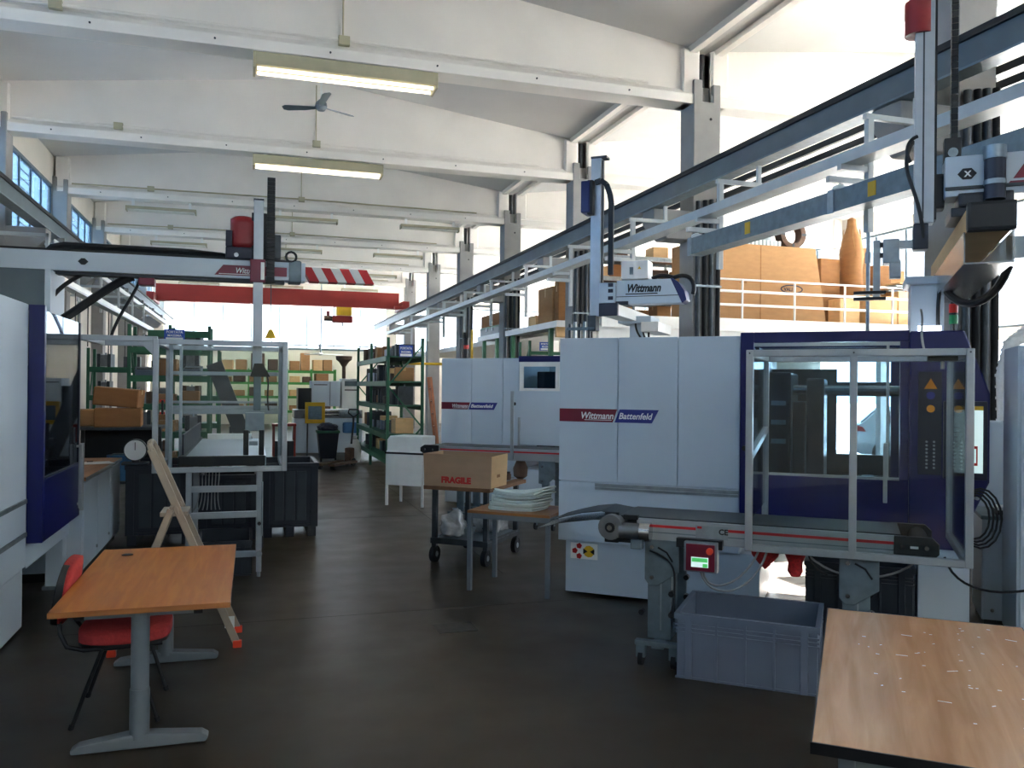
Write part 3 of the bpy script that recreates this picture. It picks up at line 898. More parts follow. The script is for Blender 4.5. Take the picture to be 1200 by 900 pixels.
# drive
bx('drive_plate', (.80, -1.53, .79), (.90, -1.50, 1.0), 'black', cv, .01)
cy('gearbox', (.86, -1.60, .905), (.86, -1.50, .905), .085, 'steel', cv, n=20)
cy('gear_ring', (.86, -1.61, .905), (.86, -1.60, .905), .035, 'black', cv)
cy('gear_hub', (.86, -1.62, .905), (.86, -1.60, .905), .018, 'chrome', cv)
cy('motor', (.92, -1.56, .885), (1.06, -1.56, .885), .055, 'steel', cv)
cy('motor', (1.06, -1.56, .885), (1.13, -1.56, .885), .065, 'chrome', cv)
bx('motor_terminal_box', (1.0, -1.60, .77), (1.08, -1.53, .835), 'galv_dark', cv, .01)
bx('motor_bracket', (.88, -1.54, .80), (1.05, -1.50, .83), 'black', cv)
bx('drive_guard', (.93, -1.515, .955), (1.03, -1.47, .985), 'black', cv)
# slide sheets at the delivery end
pts = [(.90, .965), (.74, .985), (.60, .965), (.47, .93), (.36, .895)]
mb = MB()
vs, fs = [], []
for (a, z) in pts:
    vs += [(a, -1.40, z), (a, -1.0, z), (a, -1.0, z-.006), (a, -1.40, z-.006)]
for i in range(len(pts)-1):
    for k in range(4):
        fs.append((4*i+k, 4*i+(k+1) % 4, 4*i+4+(k+1) % 4, 4*i+4+k))
fs += [(0, 1, 2, 3), (len(vs)-1, len(vs)-2, len(vs)-3, len(vs)-4)]
mb.add(vs, fs).build('slide_sheet', 'belt', cv)
pts = [(.92, .94), (.70, .93), (.46, .89), (.28, .84)]
vs, fs = [], []
for (a, z) in pts:
    vs += [(a, -1.46, z), (a, -1.05, z), (a, -1.05, z-.004), (a, -1.46, z-.004)]
for i in range(len(pts)-1):
    for k in range(4):
        fs.append((4*i+k, 4*i+(k+1) % 4, 4*i+4+(k+1) % 4, 4*i+4+k))
fs += [(0, 1, 2, 3), (len(vs)-1, len(vs)-2, len(vs)-3, len(vs)-4)]
MB().add(vs, fs).build('lower_slide_sheet', 'film', cv)['label'] = 'milky translucent plastic slide'
def conv_stand(parent, uc, low=0):
    poly = [(uc-.11, .83), (uc+.12, .83), (uc+.12, .62), (uc-.02, .52), (uc-.08, .52), (uc-.11, .56)]
    for y in (-1.50, -.96):
        pl = MB().prism(poly, y-.012, y).build('pivot_plate', 'galv_dark', parent, bevel=.003, seg=1)
        for z in (.575, .78):
            cy('plate_bolt', (uc-.06, y-.012, z), (uc-.06, y-.024, z), .014, 'chrome', pl, n=8)
        tb('slot', [(uc-.02, y-.0135, .78), (uc+.04, y-.0135, .75), (uc+.08, y-.0135, .69)], .007, 'black', pl, 6)
        bx('leg', (uc-.09, y, .16), (uc+.07, y+.05, .62), 'galv_dark', parent, .004)
        bx('leg_slot', (uc-.005, y-.003, .22), (uc+.005, y, .56), 'galv', parent)
        for du, z in ((.09, .34), (-.11, .34), (.09, .48)):
            cy('star_knob', (uc+du-.012, y-.005, z), (uc+du-.012, y-.05, z), .02, 'black', parent, n=8)
    bx('foot_bar', (uc-.15, -1.62, .14), (uc+.15, -1.56, .17), 'galv_dark', parent, .005)
    bx('foot_bar', (uc-.15, -.93, .14), (uc+.15, -.87, .17), 'galv_dark', parent, .005)
    bx('cross_bar', (uc-.04, -1.6, .12), (uc+.04, -.9, .16), 'galv_dark', parent)
    for du in (-.11, .11):
        for v in (-1.59, -.90):
            ca = bx('caster_fork', (uc+du-.03, v-.03, .06), (uc+du+.03, v+.03, .14), 'galv_dark', parent)
            cy('caster_wheel', (uc+du-.015, v, .05), (uc+du+.015, v, .05), .05, 'rubber', ca)
conv_stand(cv, 1.19)
conv_stand(cv, 2.42)
cb = bx('control_box', (1.36, -1.60, .655), (1.575, -1.52, .85), 'galv', cv, .008)
bx('box_face', (1.375, -1.606, .665), (1.56, -1.60, .838), 'maroon', cb)
bx('box_display', (1.41, -1.61, .69), (1.52, -1.606, .755), 'screen_lit', cb)
bx('box_display_field', (1.415, -1.612, .725), (1.515, -1.61, .75), 'screen_green', cb)
bx('box_display_field', (1.485, -1.612, .692), (1.515, -1.61, .715), 'screen_green', cb)
cy('stop_button', (1.53, -1.606, .80), (1.53, -1.63, .80), .022, 'orange_red', cb)
bx('box_bracket', (1.30, -1.55, .80), (1.60, -1.50, .86), 'black', cv)
tb('control_cable', bez((1.48, -1.55, .655), (1.50, -1.6, .50), (1.74, -1.5, .56), (1.83, -1.475, .825)), .008, 'cable_grey', cv, 6)
tb('control_cable', bez((1.46, -1.55, .655), (1.52, -1.6, .46), (1.80, -1.5, .50), (1.88, -1.475, .825)), .008, 'cable_grey', cv, 6)
tb('control_cable', bez((1.12, -1.54, .76), (1.35, -1.53, .70), (1.28, -1.55, .60), (1.29, -1.55, .30)), .007, 'cable', cv, 6)
tb('control_cable', bez((2.12, -1.45, .80), (2.3, -1.4, .62), (2.6, -1.4, .65), (2.75, -1.4, .80)), .008, 'cable_grey', cv, 6)
tb('control_cable', bez((2.12, -1.475, .825), (2.14, -1.47, .74), (2.18, -1.45, .70), (2.24, -1.43, .68)), .006, 'cable', cv, 6)
# red net bags under the conveyor
for k, (u, s_, lab) in enumerate(((1.85, 1.0, 'round red net bag tucked under the conveyor beside the cables'), (2.04, .9, 'narrow red net bag hanging under the conveyor over the sunlit gap'))):
    if k == 0:
        prof = [(.005, 0), (.045, .04), (.085, .09), (.09, .12), (.07, .15), (.02, .16)]
    else:
        prof = [(.03, -.03), (.05, .0), (.045, .06), (.07, .12), (.085, .15), (.02, .16)]
    o = thing('net_bag', lab, 'bag', at(O1, u, -1.35, .665), RZ, 'red net bags')
    MB().lathe(prof, n=14).build('bag', 'red_net', o, smooth=True)
    cy('tie', (0, 0, .155), (0, 0, .292), .008, 'black', o, n=8)

# ---- aluminium safety cage over that conveyor
def ext(name, a, b, parent, w=.045):
    o = MB().bar(a, b, w, w).build(name, 'alu', parent, bevel=.004, seg=1)
    return o
cg = thing('safety_cage', 'aluminium frame safety cage with clear panes over the near conveyor', 'cage', tuple(O1), RZ)
u0, u1, um, va, vb, z0, z1 = 1.765, 3.02, 2.385, -1.545, -.47, .835, 2.085
for u, v in ((u0, va), (u1, va), (um, va), (u0, vb), (u1, vb)):
    ext('post', (u, v, z0-.022), (u, v, z1+.022), cg)
for v in (va, vb):
    for z in (z0, z1):
        if v == vb and z == z0: continue
        ext('rail', (u0+.022, v, z), (u1-.022, v, z), cg)
for u in (u0, u1):
    for z in (z0, z1):
        if u == u0 and z == z0: continue
        ext('rail', (u, va+.022, z), (u, vb-.022, z), cg)
ext('rail', (u0, va+.022, 1.42), (u0, vb-.022, 1.55), cg)
bx('pane', (u0+.02, va-.003, z0+.02), (um-.02, va+.003, z1-.02), 'acrylic', cg)
bx('pane', (um+.02, va-.003, z0+.02), (u1-.02, va+.003, z1-.02), 'acrylic', cg)
bx('pane', (u0-.003, va+.02, 1.0), (u0+.003, vb-.02, z1-.02), 'acrylic_side', cg)
bx('pane', (u1-.003, va+.02, z0+.02), (u1+.003, vb-.02, z1-.02), 'acrylic_side', cg)
bx('switch_bracket', (u1-.22, va+.03, z1-.05), (u1-.06, va+.12, z1-.02), 'black', cg)
cy('switch_bolt', (u1-.14, va+.07, z1-.1), (u1-.14, va+.07, z1-.04), .012, 'chrome', cg, n=8)
tb('cable', bez((u1-.24, va+.06, z1+.02), (u1-.27, va+.1, z1+.15), (u1-.22, va+.3, z1+.2), (u1-.23, va+.5, z1+.3)), .007, 'cable_grey', cg, 6)
for u in (u0, um, u1):
    cy('corner_screw', (u, va-.0225, z1), (u, va-.025, z1), .006, 'dark_steel', cg, n=6)

# ---- grey stacking crate below the conveyor, dark crate behind
def crate(name, label, loc, rz, L, W_, H_, mm, ribs=5):
    t = thing(name, label, 'crate', loc, rz)
    tp = .03
    def wall(a, b, nm='wall'):
        return bx(nm, a, b, mm, t, .004, seg=1)
    wall((.02, .02, 0), (L-.02, W_-.02, .012), 'bottom')
    wall((.015, .015, .01), (L-.015, .03, H_))
    wall((.015, W_-.03, .01), (L-.015, W_-.015, H_))
    wall((.015, .03, .01), (.03, W_-.03, H_))
    wall((L-.03, .03, .01), (L-.015, W_-.03, H_))
    for (z0_, z1_, d) in ((H_-.035, H_, .0), (H_-.075, H_-.065, .004), (H_-.10, H_-.09, .004), (H_-.125, H_-.115, .004)):
        mb = MB()
        mb.box((d, d, z0_), (L-d, .02, z1_)).box((d, W_-.02, z0_), (L-d, W_-d, z1_))
        mb.box((d, .02, z0_), (.02, W_-.02, z1_)).box((L-.02, .02, z0_), (L-d, W_-.02, z1_))
        mb.build('rim_band', mm, t)
    for i in range(ribs+2):
        x = .09 + (L-.18)*i/(ribs+1)
        wd = .022 if i in (0, ribs+1) else .008
        bx('rib', (x-wd, .003, .0), (x+wd, .016, H_-.03), mm, t, .002, seg=1)
        bx('rib', (x-wd, W_-.016, .0), (x+wd, W_-.003, H_-.03), mm, t, .002, seg=1)
    for i in range(3):
        y = .1 + (W_-.2)*i/2
        bx('rib', (.003, y-.01, 0), (.016, y+.01, H_-.03), mm, t, .002, seg=1)
        bx('rib', (L-.016, y-.01, 0), (L-.003, y+.01, H_-.03), mm, t, .002, seg=1)
    bx('foot_band', (.008, .008, 0), (L-.008, .016, .014), mm, t)
    return t
crate('plastic_crate', 'large open grey ribbed plastic crate on the floor under the near conveyor', at(O1, 1.33, -1.75), RZ, .88, .66, .415, 'crate_grey', 3)
crate('plastic_crate', 'dark grey plastic crate standing behind the conveyor leg', at(O1, 2.06, -.62), RZ, .74, .48, .60, 'crate_dark', 3)

# ---- right table in the foreground
t = thing('work_table', 'wooden worktable with black edge and scratched top in the right foreground beside the crate', 'table', (1.72, 2.20, 0), RZ)
Lt = 1.74
bx('tabletop', (-.045, .0, .722), (.80, Lt, .752), 'beech_right', t, .003)
eb = MB()
eb.box((-.05, -.006, .715), (.805, .0, .7515)).box((.80, -.006, .715), (.806, Lt, .7515)).box((-.051, -.006, .715), (-.045, Lt, .7515)).box((-.05, Lt, .715), (.805, Lt+.006, .7515))
eb.build('edge_band', 'black', t)
for x in (.03, .70):
    for y in (.05, Lt-.12):
        bx('leg', (x, y, 0), (x+.05, y+.05, .70), 'leg_grey', t, .005)
bx('apron', (.03, .06, .64), (.75, .09, .722), 'leg_grey', t)
bx('apron', (.03, Lt-.1, .64), (.75, Lt-.07, .722), 'leg_grey', t)
bx('apron', (.04, .09, .64), (.07, Lt-.1, .722), 'leg_grey', t)
bx('apron', (.71, .09, .64), (.74, Lt-.1, .722), 'leg_grey', t)
rnd = random.Random(3)
mb = MB()
for k in range(46):
    x, y = (.08+rnd.random()*.66, .35+rnd.random()*1.3)
    a = rnd.uniform(-.5, .9)
    L_ = rnd.uniform(.004, .016) if k % 9 else .045
    mb.bar((x, y, .7522), (x+L_*math.cos(a), y+L_*math.sin(a), .7522), .0035, .0012)
o = mb.build('scratches', 'white_plastic', t)  # white strokes stand for scratches and their small glints
o['kind'] = 'stuff'
o['label'] = 'painted glints, pale scratches and chips on the tabletop'

# ---- cabinets at the far right
t = thing('low_cabinet', 'low pale grey cabinet standing to the right of the near machine', 'cabinet', at(O1, 3.32, .30), RZ)
bx('plinth', (.02, .03, 0), (.93, .55, .08), 'black', t)
bx('body', (0, .012, .08), (.95, .58, .86), 'machine_grey', t, .005)
for a, b in ((.01, .47), (.48, .94)):
    d = bx('door', (a, -.006, .10), (b, .012, .84), 'machine_grey', t, .006)
    cy('lock', (a+.06, -.006, .16), (a+.06, -.016, .16), .014, 'chrome', d, n=10)
    cy('lock', (a+.06, -.006, .78), (a+.06, -.016, .78), .014, 'chrome', d, n=10)
bx('worktop', (-.01, -.012, .86), (.96, .6, .89), 'galv_dark', t, .005)
k = thing('paper_tray', 'white folder tray lying on the low grey cabinet', 'tray', at(O1, 3.42, .38, .89), RZ)
bx('tray', (0, 0, 0), (.3, .2, .035), 'black', k, .004)
bx('paper', (.01, .01, .035), (.29, .19, .06), 'white_plastic', k)
tb('drooping_cable', bez((3.0, -.36, .66), (3.06, -.4, .42), (3.35, -.4, .40), (3.62, -.4, .52)), .009, 'cable', m1, 6)
cy('cable_hook', (3.225, -.055, 1.062), (3.235, -.14, 1.066), .012, 'galv', m1, n=8)
cl = MB()
for q in range(4):
    cl.tube([(3.22+.012*q+(.10+.012*q)*math.cos(a_*PI/8), -.075-.014*q, .92+(.16+.02*q)*math.sin(a_*PI/8)) for a_ in range(17)], .008, 6)
tag(cl.build('cable_coil', 'cable', None, smooth=True, loc=tuple(O1), rot=(0, 0, RZ)), 'coiled dark cables hanging beside the touch screen of the near machine', 'cable')
t = thing('control_cabinet', 'tall blue-grey cabinet cut off by the right edge of the view', 'cabinet', (5.13, 4.57, 0), RZ)
bx('plinth', (.02, .02, 0), (.78, .58, .08), 'black', t)
bx('body', (0, 0, .08), (.80, .60, 2.18), 'machine_grey', t, .012)
d = bx('door', (.02, -.016, .12), (.78, 0, 2.14), 'machine_grey', t, .008)
cy('handle', (.08, -.02, 1.05), (.08, -.05, 1.05), .02, 'black', d)
# white corrugated hose behind it
def hose(pts, r, label, cat, loc=(0, 0, 0)):
    o = tag(MB().tube(pts, r, 12).build('hose', 'hose_white', None, smooth=True), label, cat)
    return o
hp = [(6.50, 5.87, .9), (6.47, 5.90, 1.5), (6.47, 5.92, 2.0), (6.53, 5.90, 2.28), (6.66, 5.80, 2.42), (6.86, 5.65, 2.45), (7.1, 5.4, 2.4)]
P = []
for i in range(len(hp)-1):
    for q in range(10):
        P.append(tuple(Vector(hp[i]).lerp(Vector(hp[i+1]), q/10)))
mb = MB()
mb.tube(P, .055, 12)
ho = thing('corrugated_hose', 'thick white corrugated hose rising behind the far right cabinet', 'hose', (0, 0, 0))
mb.build('hose_tube', 'hose_white', ho, smooth=True)
for i in range(0, len(P), 2):
    q = Vector(P[i]); d = (Vector(P[min(i+1, len(P)-1)])-Vector(P[max(i-1, 0)])).normalized()
    MB().cyl(q-d*.012, q+d*.012, .063, n=12).build('hose_ring', 'hose_white', ho)
cy('hose_stand', (6.50, 5.87, 0), (6.50, 5.87, .92), .07, 'galv_dark', ho)

# ================================================================== SECOND MACHINE
m2 = thing('injection_moulding_machine', 'farther pale grey moulding machine with small maroon-blue logo behind the cardboard box trolley', 'machine', tuple(O2), RZ)
bx('base', (.05, .05, .03), (3.35, 1.15, .60), 'machine_grey', m2, .01)
bx('body', (.01, .022, .60), (1.31, 1.45, 2.29), 'machine_grey', m2, .01)
for a, b in ((0, .52), (.526, 1.05), (1.056, 1.31)):
    bx('panel', (a, 0, .98), (b, .022, 2.30), 'machine_grey', m2, .006)
bx('skirt_panel', (0, 0, .60), (1.31, .022, .972), 'machine_grey', m2, .006)
logo(m2, 0, 1.555, .11, 0, .50, .965, 1.0)
bx('front_door', (1.32, -.03, .98), (3.3, .02, 1.80), 'machine_grey', m2, .006)
wf = MB()
wf.box((1.34, -.035, 1.80), (1.40, .02, 2.24)).box((1.40, -.035, 2.17), (3.3, .02, 2.24)).box((1.92, -.035, 1.80), (1.98, .02, 2.17)).box((2.55, -.035, 1.80), (2.61, .02, 2.17)).box((1.40, -.035, 1.80), (3.3, .02, 1.84))
wf.build('window_frame', 'white_paint', m2)
bx('door_window', (1.40, -.01, 1.84), (3.3, -.004, 2.17), 'door_glass', m2)
bx('top_fascia', (1.32, -.02, 2.24), (3.3, .6, 2.33), 'machine_blue', m2)
bx('handle_plate', (1.28, -.03, 1.45), (1.36, -.003, 1.75), 'machine_grey', m2, .005)
cy('door_knob', (1.26, -.003, 1.60), (1.26, -.03, 1.60), .025, 'black', m2)
bx('grab_handle', (1.34, -.09, .95), (1.37, -.06, 1.4), 'alu', m2, .005)
bx('platen', (1.5, .3, .7), (1.8, 1.2, 2.1), 'machine_dark', m2, .02)
bx('platen', (2.3, .3, .7), (2.5, 1.2, 2.1), 'dark_steel', m2, .02)
for z in (1.1, 1.9):
    for v in (.45, 1.05):
        cy('tie_bar', (1.8, v, z), (3.3, v, z), .045, 'chrome', m2)
bx('rear_wall', (1.31, 1.40, .60), (3.3, 1.45, 2.3), 'machine_grey', m2)
bx('injection_housing', (3.3, .0, .03), (5.2, .75, 1.9), 'machine_grey', m2, .02)
bx('side_skirt', (-.1, .3, .60), (0, 1.0, 1.6), 'black', m2, .01)
cy('signal_pole', (.28, .3, 2.30), (.28, .3, 2.46), .02, 'black', m2)
cy('signal_lens', (.28, .3, 2.46), (.28, .3, 2.52), .045, 'signal_red', m2)
cy('signal_lens', (.28, .3, 2.52), (.28, .3, 2.64), .045, 'black', m2)
# conveyor of machine 2
c2 = thing('belt_conveyor', 'grey belt conveyor with red stripe in front of the farther machine', 'conveyor', at(O2, 0, 0), RZ)
bx('belt', (.62, -1.56, 1.03), (3.4, -1.10, 1.045), 'belt', c2)
for y0, y1 in ((-1.60, -1.565), (-1.095, -1.06)):
    bx('side_frame', (.72, y0, .88), (3.4, y1, 1.04), 'alu', c2, .004)
bx('red_stripe', (.80, -1.603, .985), (3.4, -1.60, 1.005), 'red_stripe', c2)
e2 = MB().prism([(.78, .92), (.56, .92), (.50, .955), (.50, 1.01), (.56, 1.045), (.78, 1.045)], -1.62, -1.56).build('end_bearing', 'black', c2, bevel=.01)
for u in (.58, .70):
    cy('bearing_bolt', (u, -1.62, .985), (u, -1.63, .985), .014, 'chrome', e2, n=8)
MB().cyl((.62, -1.56, .985), (.62, -1.1, .985), .055, n=14).build('end_roller', 'rubber', c2, smooth=True)
for uc in (1.12, 2.35):
    for y in (-1.60, -1.08):
        pl = MB().prism([(uc-.1, .89), (uc+.12, .89), (uc+.12, .68), (uc, .58), (uc-.1, .60)], y-.012, y).build('pivot_plate', 'galv_dark', c2)
        for z in (.63, .82):
            cy('plate_bolt', (uc-.05, y-.012, z), (uc-.05, y-.022, z), .015, 'chrome', pl, n=8)
        bx('leg', (uc-.06, y, .16), (uc+.04, y+.04, .66), 'galv_dark', c2)
        cy('star_knob', (uc+.06, y, .5), (uc+.06, y-.05, .5), .02, 'black', c2, n=8)
        bx('foot_bar', (uc-.16, y-.08, .13), (uc+.16, y-.02, .16), 'galv_dark', c2)
        for du in (-.12, .12):
            f_ = bx('caster_fork', (uc+du-.02, y-.075, .06), (uc+du+.02, y-.025, .13), 'galv_dark', c2)
            cy('caster_wheel', (uc+du-.015, y-.05, .05), (uc+du+.015, y-.05, .05), .05, 'rubber', f_)
bx('cage_post', (1.85, -1.63, .90), (1.89, -1.605, 1.8), 'alu', c2)
bg = thing('net_bag', 'brown net bag hanging under the farther conveyor', 'bag', at(O2, 1.95, -1.5, .62), RZ)
MB().lathe([(.02, .0), (.09, .05), (.10, .16), (.06, .25), (.03, .27)], n=12).build('bag', 'rusty', bg, smooth=True)
cy('tie', (0, 0, .26), (0, 0, .28), .015, 'black', bg, n=8)
# white table with plastic cover left of machine 2
t = thing('side_table', 'white panelled table on thin legs at the end of the farther conveyor', 'table', at(O2, -.70, -.55), RZ)
bx('tabletop', (0, 0, .80), (.68, .5, .83), 'black', t, .004)
for x in (0.01, .635):
    for y in (.01, .45):
        bx('leg', (x, y, 0), (x+.035, y+.035, .80), 'white_paint', t)
bx('front_panel', (.03, .0, .32), (.65, .02, .80), 'white_plastic', t)
bx('side_panel', (0.0, .03, .32), (.02, .46, .80), 'white_plastic', t)
pts = [(0, .0), (0, .16), (.02, .22), (.06, .24), (.9, .24), (.9, .20), (.1, .2), (.05, .17), (.04, 0)]
k = thing('plastic_cover', 'curved white plastic cover lying on the white panelled table', 'cover', at(O2, -.68, -.52, .83), RZ)
MB().prism([(.0, 0), (.0, .19), (.05, .25), (.62, .25), (.62, 0)], 0, .44).build('shell', 'white_plastic', k, bevel=.02)
bx('lip', (.0, -.015, 0), (.62, 0, .02), 'white_plastic', k)

# robot on machine 2
rb = thing('linear_robot', 'gantry robot with silver mast and blue end cap standing on the farther machine', 'robot', tuple(O2), RZ)
bx('pedestal', (3.0, .15, 2.33), (3.22, .45, 2.80), 'machine_grey', rb, .01)
bx('pedestal_head', (2.86, .0, 2.80), (3.35, .55, 2.90), 'machine_grey', rb, .01)
bx('beam', (2.89, -1.0, 2.83), (3.13, .9, 2.98), 'white_paint', rb, .008)
bx('beam_end_cap', (2.88, -1.06, 2.82), (3.14, -1.0, 2.99), 'navy', rb, .01)
bx('side_tray', (3.25, -.2, 2.66), (3.5, .7, 2.80), 'white_paint', rb, .01)
bx('carriage_base', (2.85, -.75, 2.99), (3.2, -.45, 3.04), 'machine_dark', rb)
MB().prism([(3.03, 3.0), (3.93, 3.0), (3.97, 3.05), (3.80, 3.33), (3.03, 3.33)], -.72, -.46).build('drive_housing', 'machine_grey', rb, bevel=.015)
MB().prism([(3.93, 2.995), (3.99, 3.04), (3.96, 3.16), (3.88, 3.28), (3.80, 3.335), (3.77, 3.335)], -.73, -.45).build('housing_end_cap', 'machine_blue', rb, bevel=.008)['label'] = 'blue end cap'
bx('housing_seam', (3.03, -.723, 3.10), (3.90, -.72, 3.11), 'dark_steel', rb)
text('lettering', 'Wittmann', .15, 'black', rb, (3.17, -.724, 3.165), shear=.3, bold=.006, width=.46)
bx('lettering_rule', (3.16, -.723, 3.13), (3.60, -.72, 3.145), 'black', rb)
bx('valve_box', (3.10, -.75, 3.34), (3.47, -.45, 3.59), 'white_paint', rb, .01)
bx('valve_box_panel', (3.22, -.754, 3.40), (3.27, -.75, 3.50), 'steel_blue', rb)
MB().prism([(3.33, 3.47), (3.38, 3.47), (3.355, 3.51)], -.754, -.75).build('warning_triangle', 'yellow', rb)
bx('arm_carriage', (2.80, -.78, 3.02), (3.03, -.5, 3.30), 'machine_grey', rb, .02)
for z in (3.06, 3.16, 3.24):
    bx('carriage_slot', (2.93, -.784, z), (3.0, -.78, z+.05), 'navy', rb, .004)
bx('vertical_arm', (2.645, -.70, 2.85), (2.79, -.56, 5.05), 'alu', rb, .008)
bx('arm_cap', (2.645, -.71, 5.04), (2.87, -.55, 5.07), 'dark_steel', rb)
bx('arm_rail', (2.792, -.66, 2.9), (2.81, -.60, 5.02), 'dark_steel', rb)
bx('motor_cover', (2.53, -.80, 4.28), (2.66, -.50, 4.72), 'machine_blue', rb, .02)['label'] = 'blue motor cover'
bx('motor_back', (2.62, -.79, 4.25), (2.70, -.51, 4.73), 'black', rb, .02)
ch = [(2.72, -.72, 4.70), (2.80, -.73, 4.72), (2.88, -.73, 4.66), (2.93, -.73, 4.52)] + [(2.95, -.73, 4.4-.09*q) for q in range(12)]
for q in range(len(ch)-1):
    MB().bar(ch[q], ch[q+1], .07, .05, (0, 1, 0)).build('chain_link', 'black', rb)
tb('hose', bez((3.75, -.6, 3.34), (4.0, -.6, 3.45), (4.1, -.6, 3.3), (4.05, -.6, 3.12)), .03, 'black', rb)
tb('hose', bez((3.5, -.6, 3.35), (3.6, -.6, 3.42), (3.7, -.6, 3.38), (3.78, -.6, 3.36)), .03, 'black', rb)
bx('wrist', (2.62, -.72, 2.65), (2.74, -.54, 2.86), 'dark_steel', rb, .01)
for q in range(5):
    bx('gripper_finger', (2.34+.07*q, -.70, 2.35), (2.37+.07*q, -.64, 2.75+.03*(q % 2)), 'galv' if q % 2 else 'dark_steel', rb)
bx('gripper_plate', (2.32, -.72, 2.66), (2.72, -.6, 2.70), 'galv_dark', rb)
for q in range(3):
    tb('cable', bez((3.1+.1*q, .1, 2.80), (3.15+.1*q, -.1, 2.6), (3.3, -.1, 2.55), (3.32+.05*q, .1, 2.33)), .014, 'cable', rb, 6)

# ================================================================== TROLLEY, FRAGILE BOX, WHITE TABLE
T0 = O1 + U2*(-1.79) + V2*.675
tr = thing('shelf_trolley', 'dark steel two-shelf trolley on rubber wheels carrying the fragile carton', 'trolley', tuple(T0), RZ)
bx('upper_board', (0, 0, .775), (.76, 1.02, .815), 'wood_plank', tr, .004)
for x in (.06, .65):
    for y in (.08, .90):
        bx('leg', (x, y, .17), (x+.05, y+.05, .775), 'dark_steel', tr, .004)
        f_ = bx('caster_fork', (x, y, .10), (x+.05, y+.05, .17), 'dark_steel', tr)
        cy('caster_wheel', (x+.0, y+.025, .085), (x+.05, y+.025, .085), .085, 'rubber', f_, n=18)
        cy('wheel_hub', (x-.003, y+.025, .085), (x+.053, y+.025, .085), .03, 'galv', f_, n=10)
bx('lower_shelf', (.05, .07, .24), (.71, .96, .255), 'galv_dark', tr)
for a, b in (((.05, .07, .20), (.71, .10, .26)), ((.05, .93, .20), (.71, .96, .26)), ((.05, .1, .20), (.08, .93, .26)), ((.68, .1, .20), (.71, .93, .26))):
    bx('shelf_edge', a, b, 'dark_steel', tr)
# carton
fb = thing('cardboard_box', 'open cardboard box printed with red FRAGILE lettering on the dark trolley', 'box', tuple(T0 + Vector((0, 0, .815)) + V2*.02), RZ)
L_, W_, H_ = .76, .42, .335
bx('bottom', (0, 0, 0), (L_, W_, .008), 'cardboard_grey', fb)
MB().add([(0,0,0),(L_,0,0),(L_,.008,0),(0,.008,0),(-.01,-.012,H_),(L_+.012,-.012,H_-.01),(L_+.012,-.004,H_-.01),(-.01,-.004,H_)],
         [(0,3,2,1),(4,5,6,7),(0,1,5,4),(1,2,6,5),(2,3,7,6),(3,0,4,7)]).build('side_wall', 'cardboard_grey', fb)
bx('side_wall', (0, W_-.008, 0), (L_, W_, H_), 'cardboard_grey', fb)
bx('side_wall', (0, .008, 0), (.008, W_-.008, H_), 'cardboard_grey', fb)
MB().add([(L_-.008,0,0),(L_,0,0),(L_,W_,0),(L_-.008,W_,0),(L_+.004,-.01,H_-.01),(L_+.012,-.01,H_-.01),(L_+.012,W_,H_),(L_+.004,W_,H_)],
         [(0,3,2,1),(4,5,6,7),(0,1,5,4),(1,2,6,5),(2,3,7,6),(3,0,4,7)]).build('side_wall', 'cardboard_pale', fb)
bx('fold_crease', (0, -.008, H_*.84), (L_, -.006, H_*.845), 'cardboard_dark', fb)
bx('hand_hole', (L_+.001, .15, .10), (L_+.006, .23, .13), 'cardboard_dark', fb)
text('lettering', 'FRAGILE', .085, 'fragile_red', fb, (.20, -.006, .04), bold=.005, width=.34)
bx('inner_flap', (.01, .01, .18), (.2, W_-.01, .20), 'cardboard_pale', fb)
for q in range(5):
    s_ = thing('steel_bar', ('%s steel bar from the aisle side of the trolley board behind the fragile carton' % ORD[q]), 'bar', tuple(T0 + U2*(.10+.13*q) + V2*.50 + Vector((0, 0, .815))), RZ + R(2*q-4), 'steel bars on the trolley')
    bx('bar', (0, 0, 0), (.05, .5, .022), 'steel', s_, .003)
    bx('bar_end', (0.005, .5, .003), (.045, .51, .019), 'dark_steel', s_)
k = thing('brown_jar', 'small brown jar standing on the trolley beside the fragile carton', 'jar', tuple(T0 + U2*.66 + V2*.70 + Vector((0, 0, .836))), 0)
MB().lathe([(.04, 0), (.045, .02), (.045, .06), (.035, .075)], n=14).build('body', 'rusty', k, smooth=True)
MB().lathe([(.036, .075), (.036, .09), (.01, .092)], n=14).build('lid', 'black', k, smooth=True)
def blob(name, loc, s, m_, parent=None, seed=1, n=3, amp=.25):
    bm = bmesh.new()
    bmesh.ops.create_icosphere(bm, subdivisions=n, radius=1)
    r_ = random.Random(seed)
    ph = [r_.uniform(0, 6) for _ in range(6)]
    for v in bm.verts:
        c = v.co
        k_ = 1 + amp*(.5*math.sin(4*c.x+ph[0])*math.sin(5*c.y+ph[1]) + .4*math.sin(9*c.z+ph[2]+3*c.x) + .3*math.sin(11*c.y+ph[3]))
        v.co = Vector((c.x*s[0]*k_, c.y*s[1]*k_, max(-.55, c.z)*s[2]*k_))
    z = min(v.co.z for v in bm.verts)
    for v in bm.verts: v.co.z -= z
    me = bpy.data.meshes.new(name)
    bm.to_mesh(me); bm.free()
    for p in me.polygons: p.use_smooth = True
    me.materials.append(MATS[m_])
    o = bpy.data.objects.new(name, me)
    C.objects.link(o)
    o.parent = parent
    o.location = loc
    return o
